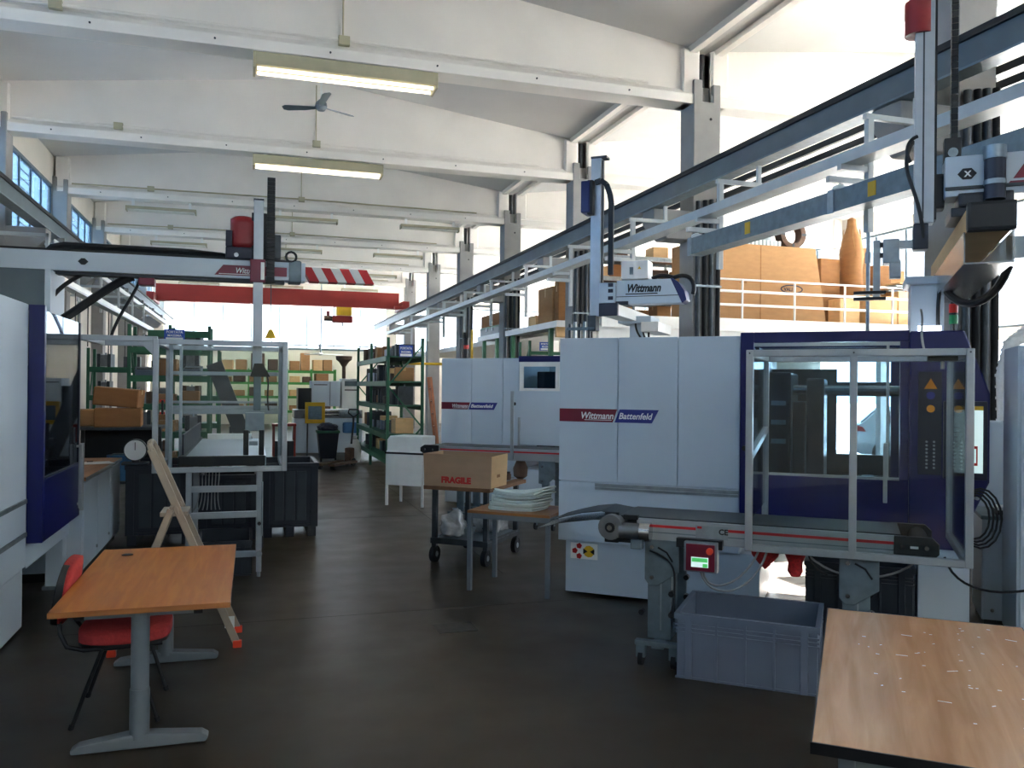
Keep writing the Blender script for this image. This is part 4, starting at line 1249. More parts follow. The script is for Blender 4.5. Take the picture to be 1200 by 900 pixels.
for q, (u, v, s_, lab) in enumerate(((.22, .27, (.13, .16, .16), 'crumpled clear plastic bag with dark contents on the lower trolley shelf'), (.48, .68, (.17, .20, .19), 'shiny bulging clear plastic bag on the lower trolley shelf near its rear wheel'))):
    p = T0 + U2*u + V2*v
    b_ = thing('plastic_bag', lab, 'bag', (p.x, p.y, .255), RZ, 'plastic bags on the trolley shelf')
    blob('bag', (0, 0, 0), s_, 'bag_plastic', b_, 5+q)
    MB().lathe([(.03, 0), (.012, .03), (.035, .07)], (.02, 0, s_[2]*1.45), 10).build('knot', 'bag_plastic', b_, smooth=True)
    blob('contents', (-.03, -.02, .01), (s_[0]*.6, s_[1]*.6, s_[2]*.5), 'dark_steel', b_, 9+q)
# table with foam
W0 = O1 + U2*(-.865) + V2*(-.21)
t = thing('side_table', 'small brown-topped table with grey square legs beside the near machine', 'table', tuple(W0), RZ)
bx('tabletop', (0, 0, .705), (.795, .62, .73), 'table_brown', t, .004)
for x in (.0, .755):
    for y in (.0, .58):
        bx('leg', (x, y, 0), (x+.04, y+.04, .705), 'leg_grey', t, .004)
for a, b in (((.04, .005, .66), (.755, .03, .705)), ((.04, .59, .66), (.755, .615, .705)), ((.005, .04, .66), (.03, .58, .705)), ((.765, .04, .66), (.79, .58, .705))):
    bx('apron', a, b, 'leg_grey', t)
rnd = random.Random(11)
def lift(x, y):                                     # gentle waves and a curl towards the far end of the stack
    return .014*(1+math.sin(9*x+4*y)) + .05*max(0, (x-.30)/.45)**2 + .012*(1+math.sin(11*y))
for q in range(9):
    lab = '%s white foam sheet in the stack on the brown-topped table' % ('topmost curled' if q == 8 else 'lowest curled' if q == 0 else ORD[8-q] + ' from the top curled')
    s_ = tag(bpy.data.objects.new('foam_sheet', None), lab, 'foam sheet', 'foam sheets on the brown table')
    C.objects.link(s_)
    s_.location = (W0.x, W0.y, .729+.0165*q)
    s_.rotation_euler = (0, 0, RZ)
    ox, oy, rt = .12+.008*q+rnd.uniform(-.015, .015), .09+rnd.uniform(-.02, .02), rnd.uniform(-.08, .08)
    amp = .1+.9*q/8
    def place(x, y, dz):
        X, Y = ox+x*math.cos(rt)-y*math.sin(rt), oy+x*math.sin(rt)+y*math.cos(rt)
        return (X, Y, amp*lift(X, Y)+dz)
    nx, ny = 14, 8
    vs, fs = [], []
    for lay in (0, .0145):
        for i in range(nx+1):
            for j in range(ny+1):
                e = abs(2*j/ny-1)
                inset = .07*e**3                     # rounded short ends
                x = inset + (.53-2*inset)*i/nx
                vs.append(place(x, .43*j/ny, lay))
    N_ = (nx+1)*(ny+1)
    for i in range(nx):
        for j in range(ny):
            k_ = i*(ny+1)+j
            fs += [(k_, k_+1, k_+ny+2, k_+ny+1), (N_+k_, N_+k_+ny+1, N_+k_+ny+2, N_+k_+1)]
    rim = [j for j in range(ny+1)] + [i*(ny+1)+ny for i in range(1, nx+1)] + [nx*(ny+1)+j for j in range(ny-1, -1, -1)] + [i*(ny+1) for i in range(nx-1, 0, -1)]
    for i in range(len(rim)):
        p_, r_ = rim[i], rim[(i+1) % len(rim)]
        fs.append((p_, r_, N_+r_, N_+p_))
    MB().add(vs, fs).build('sheet', 'foam', s_, smooth=True)
    tb('rolled_edge', [place(.53-.07*abs(2*w_/10-1)**3, .43*w_/10, .0073) for w_ in range(11)], .0073, 'foam', s_, 8)

# floor hatch
o = bx('floor_hatch', (1.36, 6.16, 0), (1.66, 6.40, .006), 'hatch')
tag(o, 'small square iron hatch set in the concrete floor', 'hatch')

# ================================================================== MEZZANINE
ZM = 3.3
mz = bx('mezzanine_floor', (6.95, 16.2, ZM-.12), (XR-.02, 38, ZM), 'white_paint')
struct(mz, 'white steel mezzanine floor above the right bay')
bx('edge_beam', (6.95, 16.14, ZM-.16), (XR-.02, 16.2, ZM+.10), 'white_paint', mz)
bx('edge_beam', (6.90, 17.6, ZM-.16), (6.95, 38, ZM), 'white_paint', mz)
bx('support_beam', (6.95, 16.3, ZM-.42), (XR-.02, 16.45, ZM-.12), 'white_paint', mz)
for x in (8.2, 11.2, 14.2):
    for y in (16.35, 22.35, 28.35):
        bx('support_post', (x-.08, y-.08, 0), (x+.08, y+.08, ZM-.12), 'white_paint', mz)
# shelf landing carried beside the second column
for ya, yb in ((17.4, 21.35), (21.82, 24.2)):
    ml = bx('mezzanine_landing', (6.42, ya, ZM-.08), (6.95, yb, ZM), 'galv_dark')
    struct(ml, 'narrow landing of the mezzanine beside the columns')
    bx('edge_beam', (6.40, ya, ZM-.10), (6.42, yb, ZM+.04), 'white_paint', ml)
    bx('edge_beam', (6.40, ya-.04, ZM-.10), (6.95, ya, ZM+.04), 'white_paint', ml)
    bx('bracket', (6.45, ya+.1, ZM-.32), (6.95, ya+.2, ZM-.08), 'cardboard_pale', ml)
    for y in (ya+.7, yb-.3):
        bx('support_post', (6.5, y, 0), (6.6, y+.1, ZM-.08), 'green_rack', ml)
rl = thing('safety_railing', 'white tubular safety railing along the front edge of the mezzanine', 'railing', (0, 16.2, ZM))
for z in (.98, .72, .42):
    tb('rail', [(8.9, 0, z), (17.1, 0, z)], .022 if z > .9 else .03, 'white_paint', rl)
for x in (8.95, 10.33, 11.68, 13.03, 14.37, 15.7, 17.0):
    cy('post', (x, 0, .0), (x, 0, .98), .024, 'white_paint', rl, n=8)
bx('toe_board', (8.9, -.01, .0), (17.1, .01, .12), 'white_paint', rl)

def carton(label, loc, size, rz=0, m_='cardboard', group=None, flap=False, oval=False):
    t = thing('cardboard_box', label, 'box', loc, rz, group)
    x, y, z = size
    bx('body', (-x/2, -y/2, 0), (x/2, y/2, z), m_, t, min(.012, .05*z), seg=1)
    e = .003
    bx('tape', (-x/2-e, -.03, z*.75), (x/2+e, .03, z+e), 'tape', t)
    bx('top_seam', (-x/2+.005, -.035, z), (x/2-.005, -.031, z+.002), 'cardboard_dark', t)
    if flap:
        MB().add([(-x/2, -y/2, z), (x/2, -y/2, z), (x/2, -y/2-.10, z+.12), (-x/2, -y/2-.10, z+.12), (-x/2, -y/2+.006, z), (x/2, -y/2+.006, z), (x/2, -y/2-.095, z+.125), (-x/2, -y/2-.095, z+.125)],
                 [(0,1,2,3),(7,6,5,4),(0,4,5,1),(1,5,6,2),(2,6,7,3),(3,7,4,0)]).build('flap', m_, t)
    return t
# the big carton behind the railing
t = thing('cardboard_box', 'huge tapering cardboard box with an oval printed mark behind the mezzanine railing', 'box', (0, 16.45, ZM), 0)
MB().prism([(9.3, 0), (12.75, 0), (12.42, 1.83), (9.3, 1.83)], 0, 1.1).build('body', 'cardboard', t, bevel=.01, seg=1)
bx('fold_line', (10.95, -.006, 0), (10.97, 0, 1.82), 'cardboard_dark', t)
ov = MB()
n_ = 24
vs = [(11.78+.30*math.cos(2*PI*i/n_), -.003, .86+.105*math.sin(2*PI*i/n_)) for i in range(n_)]
vs += [(11.78+.265*math.cos(2*PI*i/n_), -.003, .86+.075*math.sin(2*PI*i/n_)) for i in range(n_)]
fs = [(i, (i+1) % n_, n_+(i+1) % n_, n_+i) for i in range(n_)]
ov.add(vs, fs).build('oval_mark', 'ink', t)
text('lettering', 'VALI', .115, 'ink', t, (11.57, -.006, .815), bold=.004, sx=1.0)
bx('printed_mark', (10.42, -.004, .94), (10.6, -.001, .98), 'cardboard_dark', t)
# things lying on top of the big carton
k = thing('ribbed_panel', 'pale ribbed panel lying on the huge cardboard box', 'panel', (11.0, 16.8, ZM+1.83), 0)
bx('board', (-.5, -.2, 0), (.6, .3, .14), 'galv', k, .01)
for q in range(11):
    bx('rib', (-.48+.1*q, -.22, 0), (-.43+.1*q, -.2, .14), 'white_plastic', k)
bx('top_board', (-.45, -.1, .14), (.4, .3, .34), 'galv', k, .01)
for q, (x, w_) in enumerate(((9.75, .35), (10.15, .33))):
    carton(('pale small carton at the column end on top of the huge cardboard box', 'pale small carton beside the ribbed panel on the huge cardboard box')[q], (x, 16.8, ZM+1.83), (w_, .4, .34), R(8*q-4), 'cardboard_pale', 'pale cartons on the huge box')
k = thing('foil_coil', 'dark coil standing on end on the huge cardboard box', 'coil', (11.95, 16.75, ZM+1.83), 0)
vs, fs = [], []
n_ = 28
for (r_, y) in ((.34, -.12), (.34, .12), (.22, .12), (.22, -.12)):
    vs += [(r_*math.cos(2*PI*i/n_), y, .335+r_*math.sin(2*PI*i/n_)) for i in range(n_)]
for q in range(4):
    fs += [(q*n_+i, q*n_+(i+1) % n_, ((q+1) % 4)*n_+(i+1) % n_, ((q+1) % 4)*n_+i) for i in range(n_)]
MB().add(vs, fs).build('ring', 'rusty', k, smooth=True)
for q in range(4):
    bx('band', (-.03, -.125, .0), (.03, .125, .125), 'dark_steel', k, M=Matrix.Translation((0, 0, .335)) @ Matrix.Rotation(q*PI/2, 4, 'Y') @ Matrix.Translation((0, 0, -.345)))
# upright cardboard to the right of it
carton('tall brown carton standing beside the huge cardboard box', (13.36, 17.4, ZM), (.60, .5, 1.75), R(5), 'cardboard_dark')
carton('tall narrow brown carton behind the ragged roll on the mezzanine', (14.5, 17.6, ZM), (.42, .4, 2.12), R(-6), 'cardboard')
k = thing('cardboard_roll', 'tall ragged roll of brown cardboard standing on the mezzanine', 'roll', (14.02, 17.2, ZM), 0)
MB().lathe([(.27, 0), (.29, .8), (.27, 1.5), (.29, 1.9), (.22, 2.25), (.12, 2.55), (.10, 2.75), (.03, 2.8)], n=14).build('roll', 'cardboard_dark', k, smooth=True)
for q in range(5):
    a = q*1.3
    MB().add([(.24*math.cos(a), .24*math.sin(a), 1.8), (.30*math.cos(a+.5), .30*math.sin(a+.5), 1.8), (.2*math.cos(a+.3), .2*math.sin(a+.3), 2.5), (.22*math.cos(a), .22*math.sin(a), 1.8), (.28*math.cos(a+.5), .28*math.sin(a+.5), 1.8), (.18*math.cos(a+.3), .18*math.sin(a+.3), 2.5)],
             [(0,1,2),(5,4,3),(0,3,4,1),(1,4,5,2),(2,5,3,0)]).build('torn_strip', 'cardboard', k)
mz_boxes = [((13.45, 16.75, 0), (.55, .45, .72), 'cardboard_pale', 'low pale carton in front of the tall brown carton on the mezzanine'),
            ((14.3, 16.63, 0), (.80, .44, .80), 'cardboard_pale', 'wide pale carton at the foot of the ragged roll'),
            ((15.15, 16.75, 0), (.7, .5, .95), 'cardboard_pale', 'cream carton behind the railing right of the ragged roll'),
            ((15.95, 16.8, 0), (.7, .5, .78), 'rusty', 'dark patterned case at the right end of the railing'),
            ((15.1, 17.6, 0), (.5, .5, 1.7), 'cardboard_dark', 'brown carton stack column behind the cream carton'),
            ((15.65, 17.7, 0), (.5, .4, 1.62), 'cardboard', 'orange-brown upright carton near the right robot gripper'),
            ((15.9, 17.25, .0), (.9, .24, 1.15), 'cardboard_pale', 'flat pale carton leaning behind the dark patterned case')]
for (p, s_, mm, lab) in mz_boxes:
    carton(lab, (p[0], p[1], ZM+p[2]), s_, R(random.uniform(-5, 5)), mm)
for q in range(4):
    o = thing('folded_cardboard', ('%s flattened cardboard sheet in the pile on the cream carton' % ('lowest', 'second lowest', 'second highest', 'topmost')[q]), 'cardboard sheet', (15.1+.05*q, 16.75, ZM+.955+.06*q), R(6*q-8), 'flattened cardboard sheets on the mezzanine')
    MB().box((-.45, -.2, 0), (.45, .22, .035)).build('sheet', 'cardboard_pale' if q % 2 else 'galv', o, bevel=.008)
    bx('fold', (-.01, -.205, .0), (.01, .225, .045), 'cardboard_dark', o)
# rack on the mezzanine
def rack(name, label, loc, rz, L, D, zs, H_, m_, bays=2, top=True, brace=True):
    t = thing(name, label, 'rack', loc, rz)
    for i in range(bays+1):
        for y in (0, D-.06):
            bx('upright', (L*i/bays-.03, y, 0), (L*i/bays+.03, y+.06, H_), m_, t, .004, seg=1)
        if brace and i in (0, bays):
            nb = max(2, int(H_/.9))
            for k in range(nb):
                za, zb = .15+(H_-.3)*k/nb, .15+(H_-.3)*(k+1)/nb
                MB().bar((L*i/bays, .03, za if k % 2 else zb), (L*i/bays, D-.03, zb if k % 2 else za), .03, .03).build('brace', m_, t)
    for z in zs:
        bx('shelf_board', (0, .01, z-.03), (L, D-.01, z), m_ if m_ != 'galv' else 'wood_plank', t)
        for y in (-.012, D-.038):
            bx('shelf_beam', (.03, y, z-.11), (L-.03, y+.05, z-.0), m_, t)
    return t
rk = rack('pallet_rack', 'grey shelving rack with wooden boards on the mezzanine behind the farther robot', (8.0, 19.6, ZM), 0, 4.0, .9, (.35, .85, 1.4, 1.95), 2.1, 'galv', 3)
rnd = random.Random(5)
for lv, z in enumerate((.35, .85, 1.4, 1.95)):
    nth = 0
    x = 8.15
    while x < 11.7:
        w_ = rnd.uniform(.3, .6)
        h_ = rnd.uniform(.18, .42)
        mm = rnd.choice(['cardboard', 'cardboard_dark', 'cardboard_pale', 'rusty', 'cardboard'])
        if rnd.random() < .75:
            nth += 1
            carton('%s carton from the column end on the %s shelf of the grey mezzanine rack' % (ORD[nth-1], ('bottom', 'second', 'third', 'top')[lv]), (x+w_/2, 20.0, ZM+z), (w_, .5, h_), R(rnd.uniform(-6, 6)), mm, 'cartons on the mezzanine rack')
        x += w_+rnd.uniform(.05, .25)
carton('large tan carton with printed strokes on the landing beside the second column', (6.72, 18.35, ZM), (.5, .9, .86), R(2), 'cardboard')
carton('brown carton crushed on top behind the large tan carton', (6.72, 17.68, ZM), (.42, .30, .95), R(-3), 'cardboard_dark')
carton('small cream carton on the landing beside the large tan carton', (6.60, 19.25, ZM), (.3, .5, .28), R(4), 'cardboard_pale')
carton('long brown box lying on the dark case on the landing', (6.7, 22.95, ZM+.28), (.5, 2.0, .34), R(0), 'cardboard_dark')
k = thing('tool_case', 'long dark green case under the long brown box on the landing', 'case', (6.7, 22.98, ZM), 0)
bx('body', (-.25, -1.1, 0), (.25, 1.1, .26), 'dark_steel', k, .02)
bx('lid', (-.255, -1.11, .22), (.255, 1.11, .28), 'green_rack', k, .01)
bx('latch', (-.265, -.3, .15), (-.25, -.2, .25), 'galv', k)
bx('latch', (-.265, .3, .15), (-.25, .4, .25), 'galv', k)

# ================================================================== LEFT SIDE
# ---- beech desk
t = thing('office_desk', 'beech-topped office desk on grey T-shaped legs in the left foreground', 'desk', (-.93, 4.52, 0))
bx('desktop', (0, 0, .712), (.835, 1.635, .74), 'beech', t, .003)
bx('edge_band', (-.001, -.002, .7125), (.836, 0, .7395), 'table_brown', t)
bx('edge_band', (.835, 0, .7125), (.837, 1.635, .7395), 'table_brown', t)
MB().cyl((.17, 1.42, .7395), (.17, 1.42, .742), .035, n=18).build('cable_grommet', 'black', t)
for y in (.13, 1.50):
    cy('leg_column', (.40, y, .05), (.40, y, .70), .044, 'leg_grey', t, n=20)
    cy('leg_sleeve', (.40, y, .05), (.40, y, .30), .048, 'leg_grey', t, n=20)
    MB().prism([(.09, .005), (.72, .005), (.735, .03), (.70, .052), (.46, .075), (.34, .075), (.12, .045), (.085, .025)], y-.04, y+.04).build('foot', 'leg_grey', t, bevel=.012)
    for x in (.13, .69):
        cy('foot_pad', (x, y, 0), (x, y, .012), .02, 'black', t, n=10)
    bx('top_support', (.13, y-.03, .67), (.68, y+.03, .705), 'leg_grey', t, .006)
    for x in (.10, .655):
        bx('support_cap', (x, y-.034, .668), (x+.045, y+.034, .712), 'black', t, .004)
bx('stretcher', (.37, .16, .62), (.43, 1.48, .68), 'leg_grey', t, .005)
# ---- red visitor chair, facing the desk (+X)
ch = thing('visitor_chair', 'red upholstered chair with black tube frame pulled up to the beech desk', 'chair', (-.70, 5.22, 0), 0)
def cushion(name, x0, x1, y0, y1, z0, z1, m_, parent, M=None, r_=.06):
    vs = []
    bm = bmesh.new()
    bmesh.ops.create_cube(bm, size=1)
    bmesh.ops.subdivide_edges(bm, edges=bm.edges[:], cuts=5, use_grid_fill=True)
    for v in bm.verts:
        c = v.co*2
        # rounded-square outline
        n4 = (abs(c.x)**4+abs(c.y)**4)**.25
        mx = max(abs(c.x), abs(c.y), 1e-6)
        k_ = 1 if n4 < 1e-6 else mx/n4
        k_ = k_*.6+.4*(1 if n4 < 1e-6 else min(1, mx/n4))
        x, y = c.x*k_, c.y*k_
        rr_ = min(1, (x*x+y*y)/1.6)
        z = c.z*(1-.45*rr_**2)
        v.co = Vector(((x0+x1)/2+x*(x1-x0)/2, (y0+y1)/2+y*(y1-y0)/2, (z0+z1)/2+z*(z1-z0)/2))
        if M is not None: v.co = M @ v.co
    me = bpy.data.meshes.new(name)
    bm.to_mesh(me); bm.free()
    for p in me.polygons: p.use_smooth = True
    me.materials.append(MATS[m_])
    o = bpy.data.objects.new(name, me)
    C.objects.link(o)
    o.parent = parent
    return o
cushion('seat', -.20, .27, -.235, .235, .425, .50, 'chair_red', ch)
cushion('seat_shell', -.20, .265, -.23, .23, .41, .45, 'black', ch)
MBk = Matrix.Translation((-.27, 0, .70)) @ Matrix.Rotation(R(-80), 4, 'Y')
cushion('backrest', -.17, .17, -.225, .225, -.03, .035, 'chair_red', ch, MBk)
MBk2 = Matrix.Translation((-.285, 0, .70)) @ Matrix.Rotation(R(-80), 4, 'Y')
cushion('backrest_shell', -.172, .172, -.228, .228, -.03, .02, 'black', ch, MBk2)
for s_ in (-1, 1):
    y = .24*s_
    tb('leg', [(-.205, y*1.02, 0), (-.13, y*.98, .22), (-.06, y*.92, .41)], .011, 'black', ch)
    tb('leg', [(.225, y*1.02, 0), (.16, y*.98, .22), (.10, y*.92, .41)], .011, 'black', ch)
    tb('side_tube', [(.24, y*.8, .415), (.0, y*.9, .412), (-.15, y*.9, .41), (-.235, y*.85, .43), (-.275, y*.75, .50), (-.29, y*.6, .60), (-.275, y*.5, .70)], .0125, 'black', ch)
    cy('foot_tip', (-.206, y*1.02, 0), (-.199, y*1.02, .025), .014, 'rubber', ch, n=8)
    cy('foot_tip', (.226, y*1.02, 0), (.219, y*1.02, .025), .014, 'rubber', ch, n=8)
tb('cross_tube', [(.10, -.22, .405), (.10, .22, .405)], .011, 'black', ch)
tb('cross_tube', [(-.06, -.22, .405), (-.06, .22, .405)], .011, 'black', ch)
# ---- aluminium stepladder
ld = thing('stepladder', 'aluminium folding stepladder with orange-red feet behind the beech desk', 'ladder', (0, 6.41, 0))
for y in (-.18, .18):
    MB().bar((-.665, y*.72, 1.40), (-.085, y, .03), .05, .025, (0, 1, 0)).build('rear_stile', 'ladder_alu', ld, bevel=.004, seg=1)
    MB().bar((-.53, y*.8, .98), (-.885, y*1.05, .03), .045, .025, (0, 1, 0)).build('front_stile', 'ladder_alu', ld, bevel=.004, seg=1)
    tb('stile_bend', [(-.53, y*.8, .98), (-.50, y*.8, 1.01), (-.49, y*.8, .99), (-.48, y*.8, .95)], .018, 'ladder_alu', ld)
    for x in (-.08, -.89):
        bx('foot', (x-.03, y*1.03-.02, 0), (x+.03, y*1.03+.02, .05), 'orange_red', ld, .008)
    MB().bar((-.32, y*.86, .52), (-.70, y*.95, .50), .008, .02, (0, 1, 0)).build('spreader', 'ladder_alu', ld)
tb('top_hoop', [(-.655, -.13, 1.38), (-.67, -.12, 1.425), (-.675, -.06, 1.44), (-.675, .06, 1.44), (-.67, .12, 1.425), (-.655, .13, 1.38)], .02, 'ladder_alu', ld)
for (x, z, w_) in ((-.66, .64, .165), (-.77, .34, .175)):
    s_ = bx('step', (x-.06, -w_, z-.03), (x+.10, w_, z), 'ladder_alu', ld, .006)
    bx('step_tread', (x-.055, -w_+.01, z), (x+.095, w_-.01, z+.003), 'leg_grey', s_)
bx('top_platform', (-.60, -.15, .93), (-.42, .15, .96), 'ladder_alu', ld, .006)
for z_, x_ in ((.30, -.20), (.62, -.335)):
    bx('rear_rung', (x_-.02, -.16, z_-.02), (x_+.02, .16, z_+.02), 'ladder_alu', ld)
bx('name_tag', (-.165, -.185, .14), (-.10, -.18, .22), 'white_plastic', ld)

# ---- left moulding machine (front faces +X)
lm = thing('injection_moulding_machine', 'pale grey moulding machine with navy glazed door at the left edge behind the desk', 'machine', (-1.61, 7.10, 0), R(90))
bx('base', (-3.6, .02, .02), (0, 1.5, .45), 'machine_grey', lm, .008)
bx('body', (-3.6, .02, .45), (0, 1.6, 2.43), 'machine_grey', lm, .01)
for a, b in ((-3.6, -1.806), (-1.8, -.906), (-.90, 0)):
    bx('panel', (a, 0, .47), (b, .02, 2.44), 'machine_grey', lm, .006)
for z in (.95, .70):
    bx('zinc_rail', (-3.6, -.014, z), (-.03, 0, z+.03), 'galv_dark', lm)
bx('base_beam', (0, .0, .45), (1.58, .35, .63), 'machine_grey', lm, .008)
bx('rear_base_shade', (0, .45, .02), (1.58, 1.5, .62), 'black', lm, .01)  # painted black for the shade in the gap below the door
bx('leg', (1.30, .0, .02), (1.46, .14, .45), 'machine_grey', lm, .008)
bx('levelling_foot', (1.28, .0, 0), (1.48, .16, .03), 'galv', lm)
# door
d_ = MB()
d_.box((.0, -.11, .64), (.06, .0, 2.44)).box((.06, -.11, .64), (1.42, -.05, 1.12))
d_.build('door_frame', 'machine_blue', lm, bevel=.004, seg=1)['label'] = 'navy blue door frame'
bx('door_window', (.06, -.10, 1.12), (1.42, -.092, 2.40), 'door_glass_left', lm)
bx('door_rail', (.06, -.108, 1.10), (1.42, -.085, 1.13), 'navy', lm)
bx('door_rail', (1.38, -.108, .66), (1.42, -.05, 2.40), 'navy', lm)
bx('door_handle', (1.30, -.15, .72), (1.33, -.12, 1.30), 'alu', lm, .006)
bx('door_handle', (1.43, -.14, .68), (1.46, -.06, 1.30), 'alu', lm, .006)
for z in (.75, 1.27):
    bx('handle_mount', (1.305, -.12, z), (1.325, -.10, z+.02), 'alu', lm)
MB().prism([(.06, 2.40), (1.42, 2.40), (1.42, 2.34), (.9, 2.29), (.06, 2.36)], -.09, .30).build('top_guard_reflection', 'white_plastic', lm)['label'] = 'curved top guard with window reflection painted white'  # white stands for the window's reflection on the curved top
for (a, b, mm) in (((.15, .25, .65), (.42, 1.2, 2.05), 'machine_dark'), ((.62, .30, .8), (.85, 1.2, 1.95), 'steel_blue'), ((1.05, .25, .65), (1.3, 1.2, 2.0), 'steel_blue'), ((.42, .5, 1.0), (.55, 1.0, 1.7), 'steel')):
    bx('platen', a, b, mm, lm, .02)
for z in (1.15, 1.85):
    for v in (.40, 1.05):
        cy('tie_bar', (.4, v, z), (1.3, v, z), .05, 'chrome', lm)
bx('mould_half', (.86, .35, 1.25), (1.03, .8, 1.42), 'yellow', lm, .01)
cy('oil_bottle', (1.0, .2, 2.0), (1.0, .2, 2.22), .05, 'white_plastic', lm)
bx('rear_wall', (0, 1.5, .62), (1.58, 1.6, 2.2), 'machine_dark', lm)
bx('end_wall', (1.55, .5, .62), (1.60, 1.5, 1.98), 'machine_dark', lm)
bx('side_post', (1.42, -.02, .63), (1.55, .5, 2.3), 'machine_grey', lm, .006)
bx('warning_lamp', (1.50, -.035, 1.62), (1.56, -.02, 1.68), 'yellow', lm)
# ---- low grey cabinet continuing the machine
lc = thing('low_cabinet', 'long low grey cabinet with wooden worktop between the left machine and the cartons', 'cabinet', (-1.50, 8.72, 0), R(90))
bx('plinth', (0, .05, 0), (2.25, .65, .08), 'black', lc)
bx('body', (0, .015, .08), (2.25, .7, .93), 'machine_grey', lc, .006)
for a, b in ((.01, .74), (.755, 1.49), (1.505, 2.24)):
    dd = bx('door', (a, -.004, .10), (b, .015, .91), 'machine_grey', lc, .006)
    cy('lock', (b-.06, -.004, .2), (b-.06, -.015, .2), .016, 'chrome', dd, n=10)
bx('worktop', (-.01, -.02, .93), (2.26, .72, .965), 'table_brown', lc, .004)
bx('worktop_edge', (-.01, -.024, .932), (2.26, -.02, .963), 'galv', lc)
# things lying on it
for q, (y, lab) in enumerate(((9.1, 'dark steel mould half standing on the long low cabinet beside the navy door'), (9.55, 'second dark steel mould half on the long low cabinet'))):
    k = thing('mould_half', lab, 'mould', (-1.78, y, .965), R(90+8*q), 'mould halves on the low cabinet')
    bx('clamp_plate', (-.14, -.12, 0), (.14, .12, .05), 'dark_steel', k, .005)
    bx('cavity_block', (-.10, -.09, .05), (.10, .09, .16), 'steel', k, .005)
    for sx in (-.06, .06):
        cy('guide_pin', (sx, 0, .16), (sx, 0, .22), .014, 'chrome', k, n=8)
k = thing('white_sheet', 'white paper sheet on the long low cabinet', 'paper', (-1.68, 10.25, .966), R(20))
bx('sheet', (-.2, -.15, 0), (.2, .15, .004), 'white_plastic', k)
bx('clip', (-.03, .12, .004), (.03, .16, .012), 'black', k)
# ---- workbench with cartons behind
wb_ = thing('workbench', 'dark workbench under the two brown cartons', 'bench', (-1.68, 12.15, 0))
bx('benchtop', (-.55, -.35, 1.25), (.55, .35, 1.29), 'dark_steel', wb_, .006)
for x in (-.5, .45):
    for y in (-.3, .25):
        bx('leg', (x, y, 0), (x+.05, y+.05, 1.25), 'dark_steel', wb_)
bx('shelf', (-.5, -.3, .55), (.5, .3, .58), 'dark_steel', wb_)
bx('back_panel', (-.5, .28, .58), (.5, .31, 1.25), 'black', wb_)
c1 = carton('lower of two stacked brown cartons beside the left safety cage', (-1.655, 12.0, 1.29), (.56, .42, .24), R(3), 'cardboard_dark')
c2_ = carton('upper tilted brown carton stacked beside the left safety cage', (-1.665, 12.0, 1.555), (.54, .42, .235), R(-4), 'cardboard_dark')
c2_.rotation_euler = (0, R(5), R(-4))
carton('small pale carton behind the stacked brown cartons', (-2.08, 12.25, 1.29), (.22, .3, .22), R(0), 'cardboard')
k = thing('blue_bucket', 'blue plastic tub on the shelf under the dark workbench', 'tub', (-1.60, 12.1, .58))
MB().lathe([(.16, 0), (.20, .30), (.215, .30), (.215, .33), (.19, .33)], n=18).build('tub', 'net_blue', k, smooth=True)
tb('tub_handle', [(-.2, 0, .31), (-.1, -.19, .36), (.1, -.19, .36), (.2, 0, .31)], .008, 'galv', k)
for q, (x, mm) in enumerate(((-1.97, 'sack'), (-1.23, 'galv'))):
    k = thing('plastic_pail', ['pale pail under the dark workbench', 'metal pail under the dark workbench'][q], 'pail', (x, 12.1, .58))
    MB().lathe([(.10, 0), (.12, .24), (.13, .24), (.13, .26), (.11, .26)], n=16).build('pail', mm, k, smooth=True)
    tb('handle', [(-.125, 0, .24), (0, -.13, .30), (.125, 0, .24)], .005, 'dark_steel', k, 6)
# weighing scale
k = thing('dial_scale', 'weighing scale with a round white dial beside the left safety cage post', 'scale', (-1.27, 10.48, .92))
bx('base', (-.14, -.08, -.0), (.14, .12, .03), 'dark_steel', k, .01)
cy('neck', (0, .02, .03), (0, .02, .08), .04, 'dark_steel', k)
cy('dial_case', (0, .05, .17), (0, -.03, .17), .125, 'dark_steel', k, n=24)
cy('dial_face', (0, -.03, .17), (0, -.036, .17), .115, 'white_print', k, n=24)
bx('needle', (-.004, -.040, .17), (.004, -.036, .26), 'black', k)
# ---- dark pallet boxes
def pallet_box(label, loc, L, W_, H_, rz=0):
    t = thing('pallet_box', label, 'pallet box', loc, rz, 'dark pallet boxes')
    for x in (.02, L/2-.05, L-.12):
        bx('runner', (x, 0, 0), (x+.10, W_, .12), 'bin_blue', t, .006)
    bx('floor_plate', (0, 0, .12), (L, W_, .15), 'bin_blue', t)
    for a, b in (((0, 0, .15), (L, .04, H_)), ((0, W_-.04, .15), (L, W_, H_)), ((0, .04, .15), (.04, W_-.04, H_)), ((L-.04, .04, .15), (L, W_-.04, H_))):
        bx('wall', a, b, 'bin_blue', t, .006, seg=1)
    for x in (0, L-.09):
        bx('corner_rib', (x, -.012, .12), (x+.09, 0, H_), 'bin_blue', t, .004, seg=1)
    bx('rim', (-.01, -.015, H_-.05), (L+.01, .0, H_), 'bin_blue', t, .004, seg=1)
    bx('rim', (L, .0, H_-.05), (L+.012, W_, H_), 'bin_blue', t, .004, seg=1)
    for q in range(3):
        bx('panel_rib', (.14+q*(L-.26)/3, -.006, .2), (.14+(q+.86)*(L-.26)/3, 0, H_-.1), 'crate_dark', t, .004, seg=1)
    return t
pallet_box('dark blue plastic pallet box behind the right leg of the left cage stand', (.13, 10.58, 0), .66, 1.0, .90)
pallet_box('dark blue plastic pallet box behind the stepladder', (-1.36, 10.40, 0), .72, 1.0, .92)
pallet_box('dark blue plastic pallet box under the middle of the left conveyor', (-.58, 10.5, 0), .66, 1.0, .78)
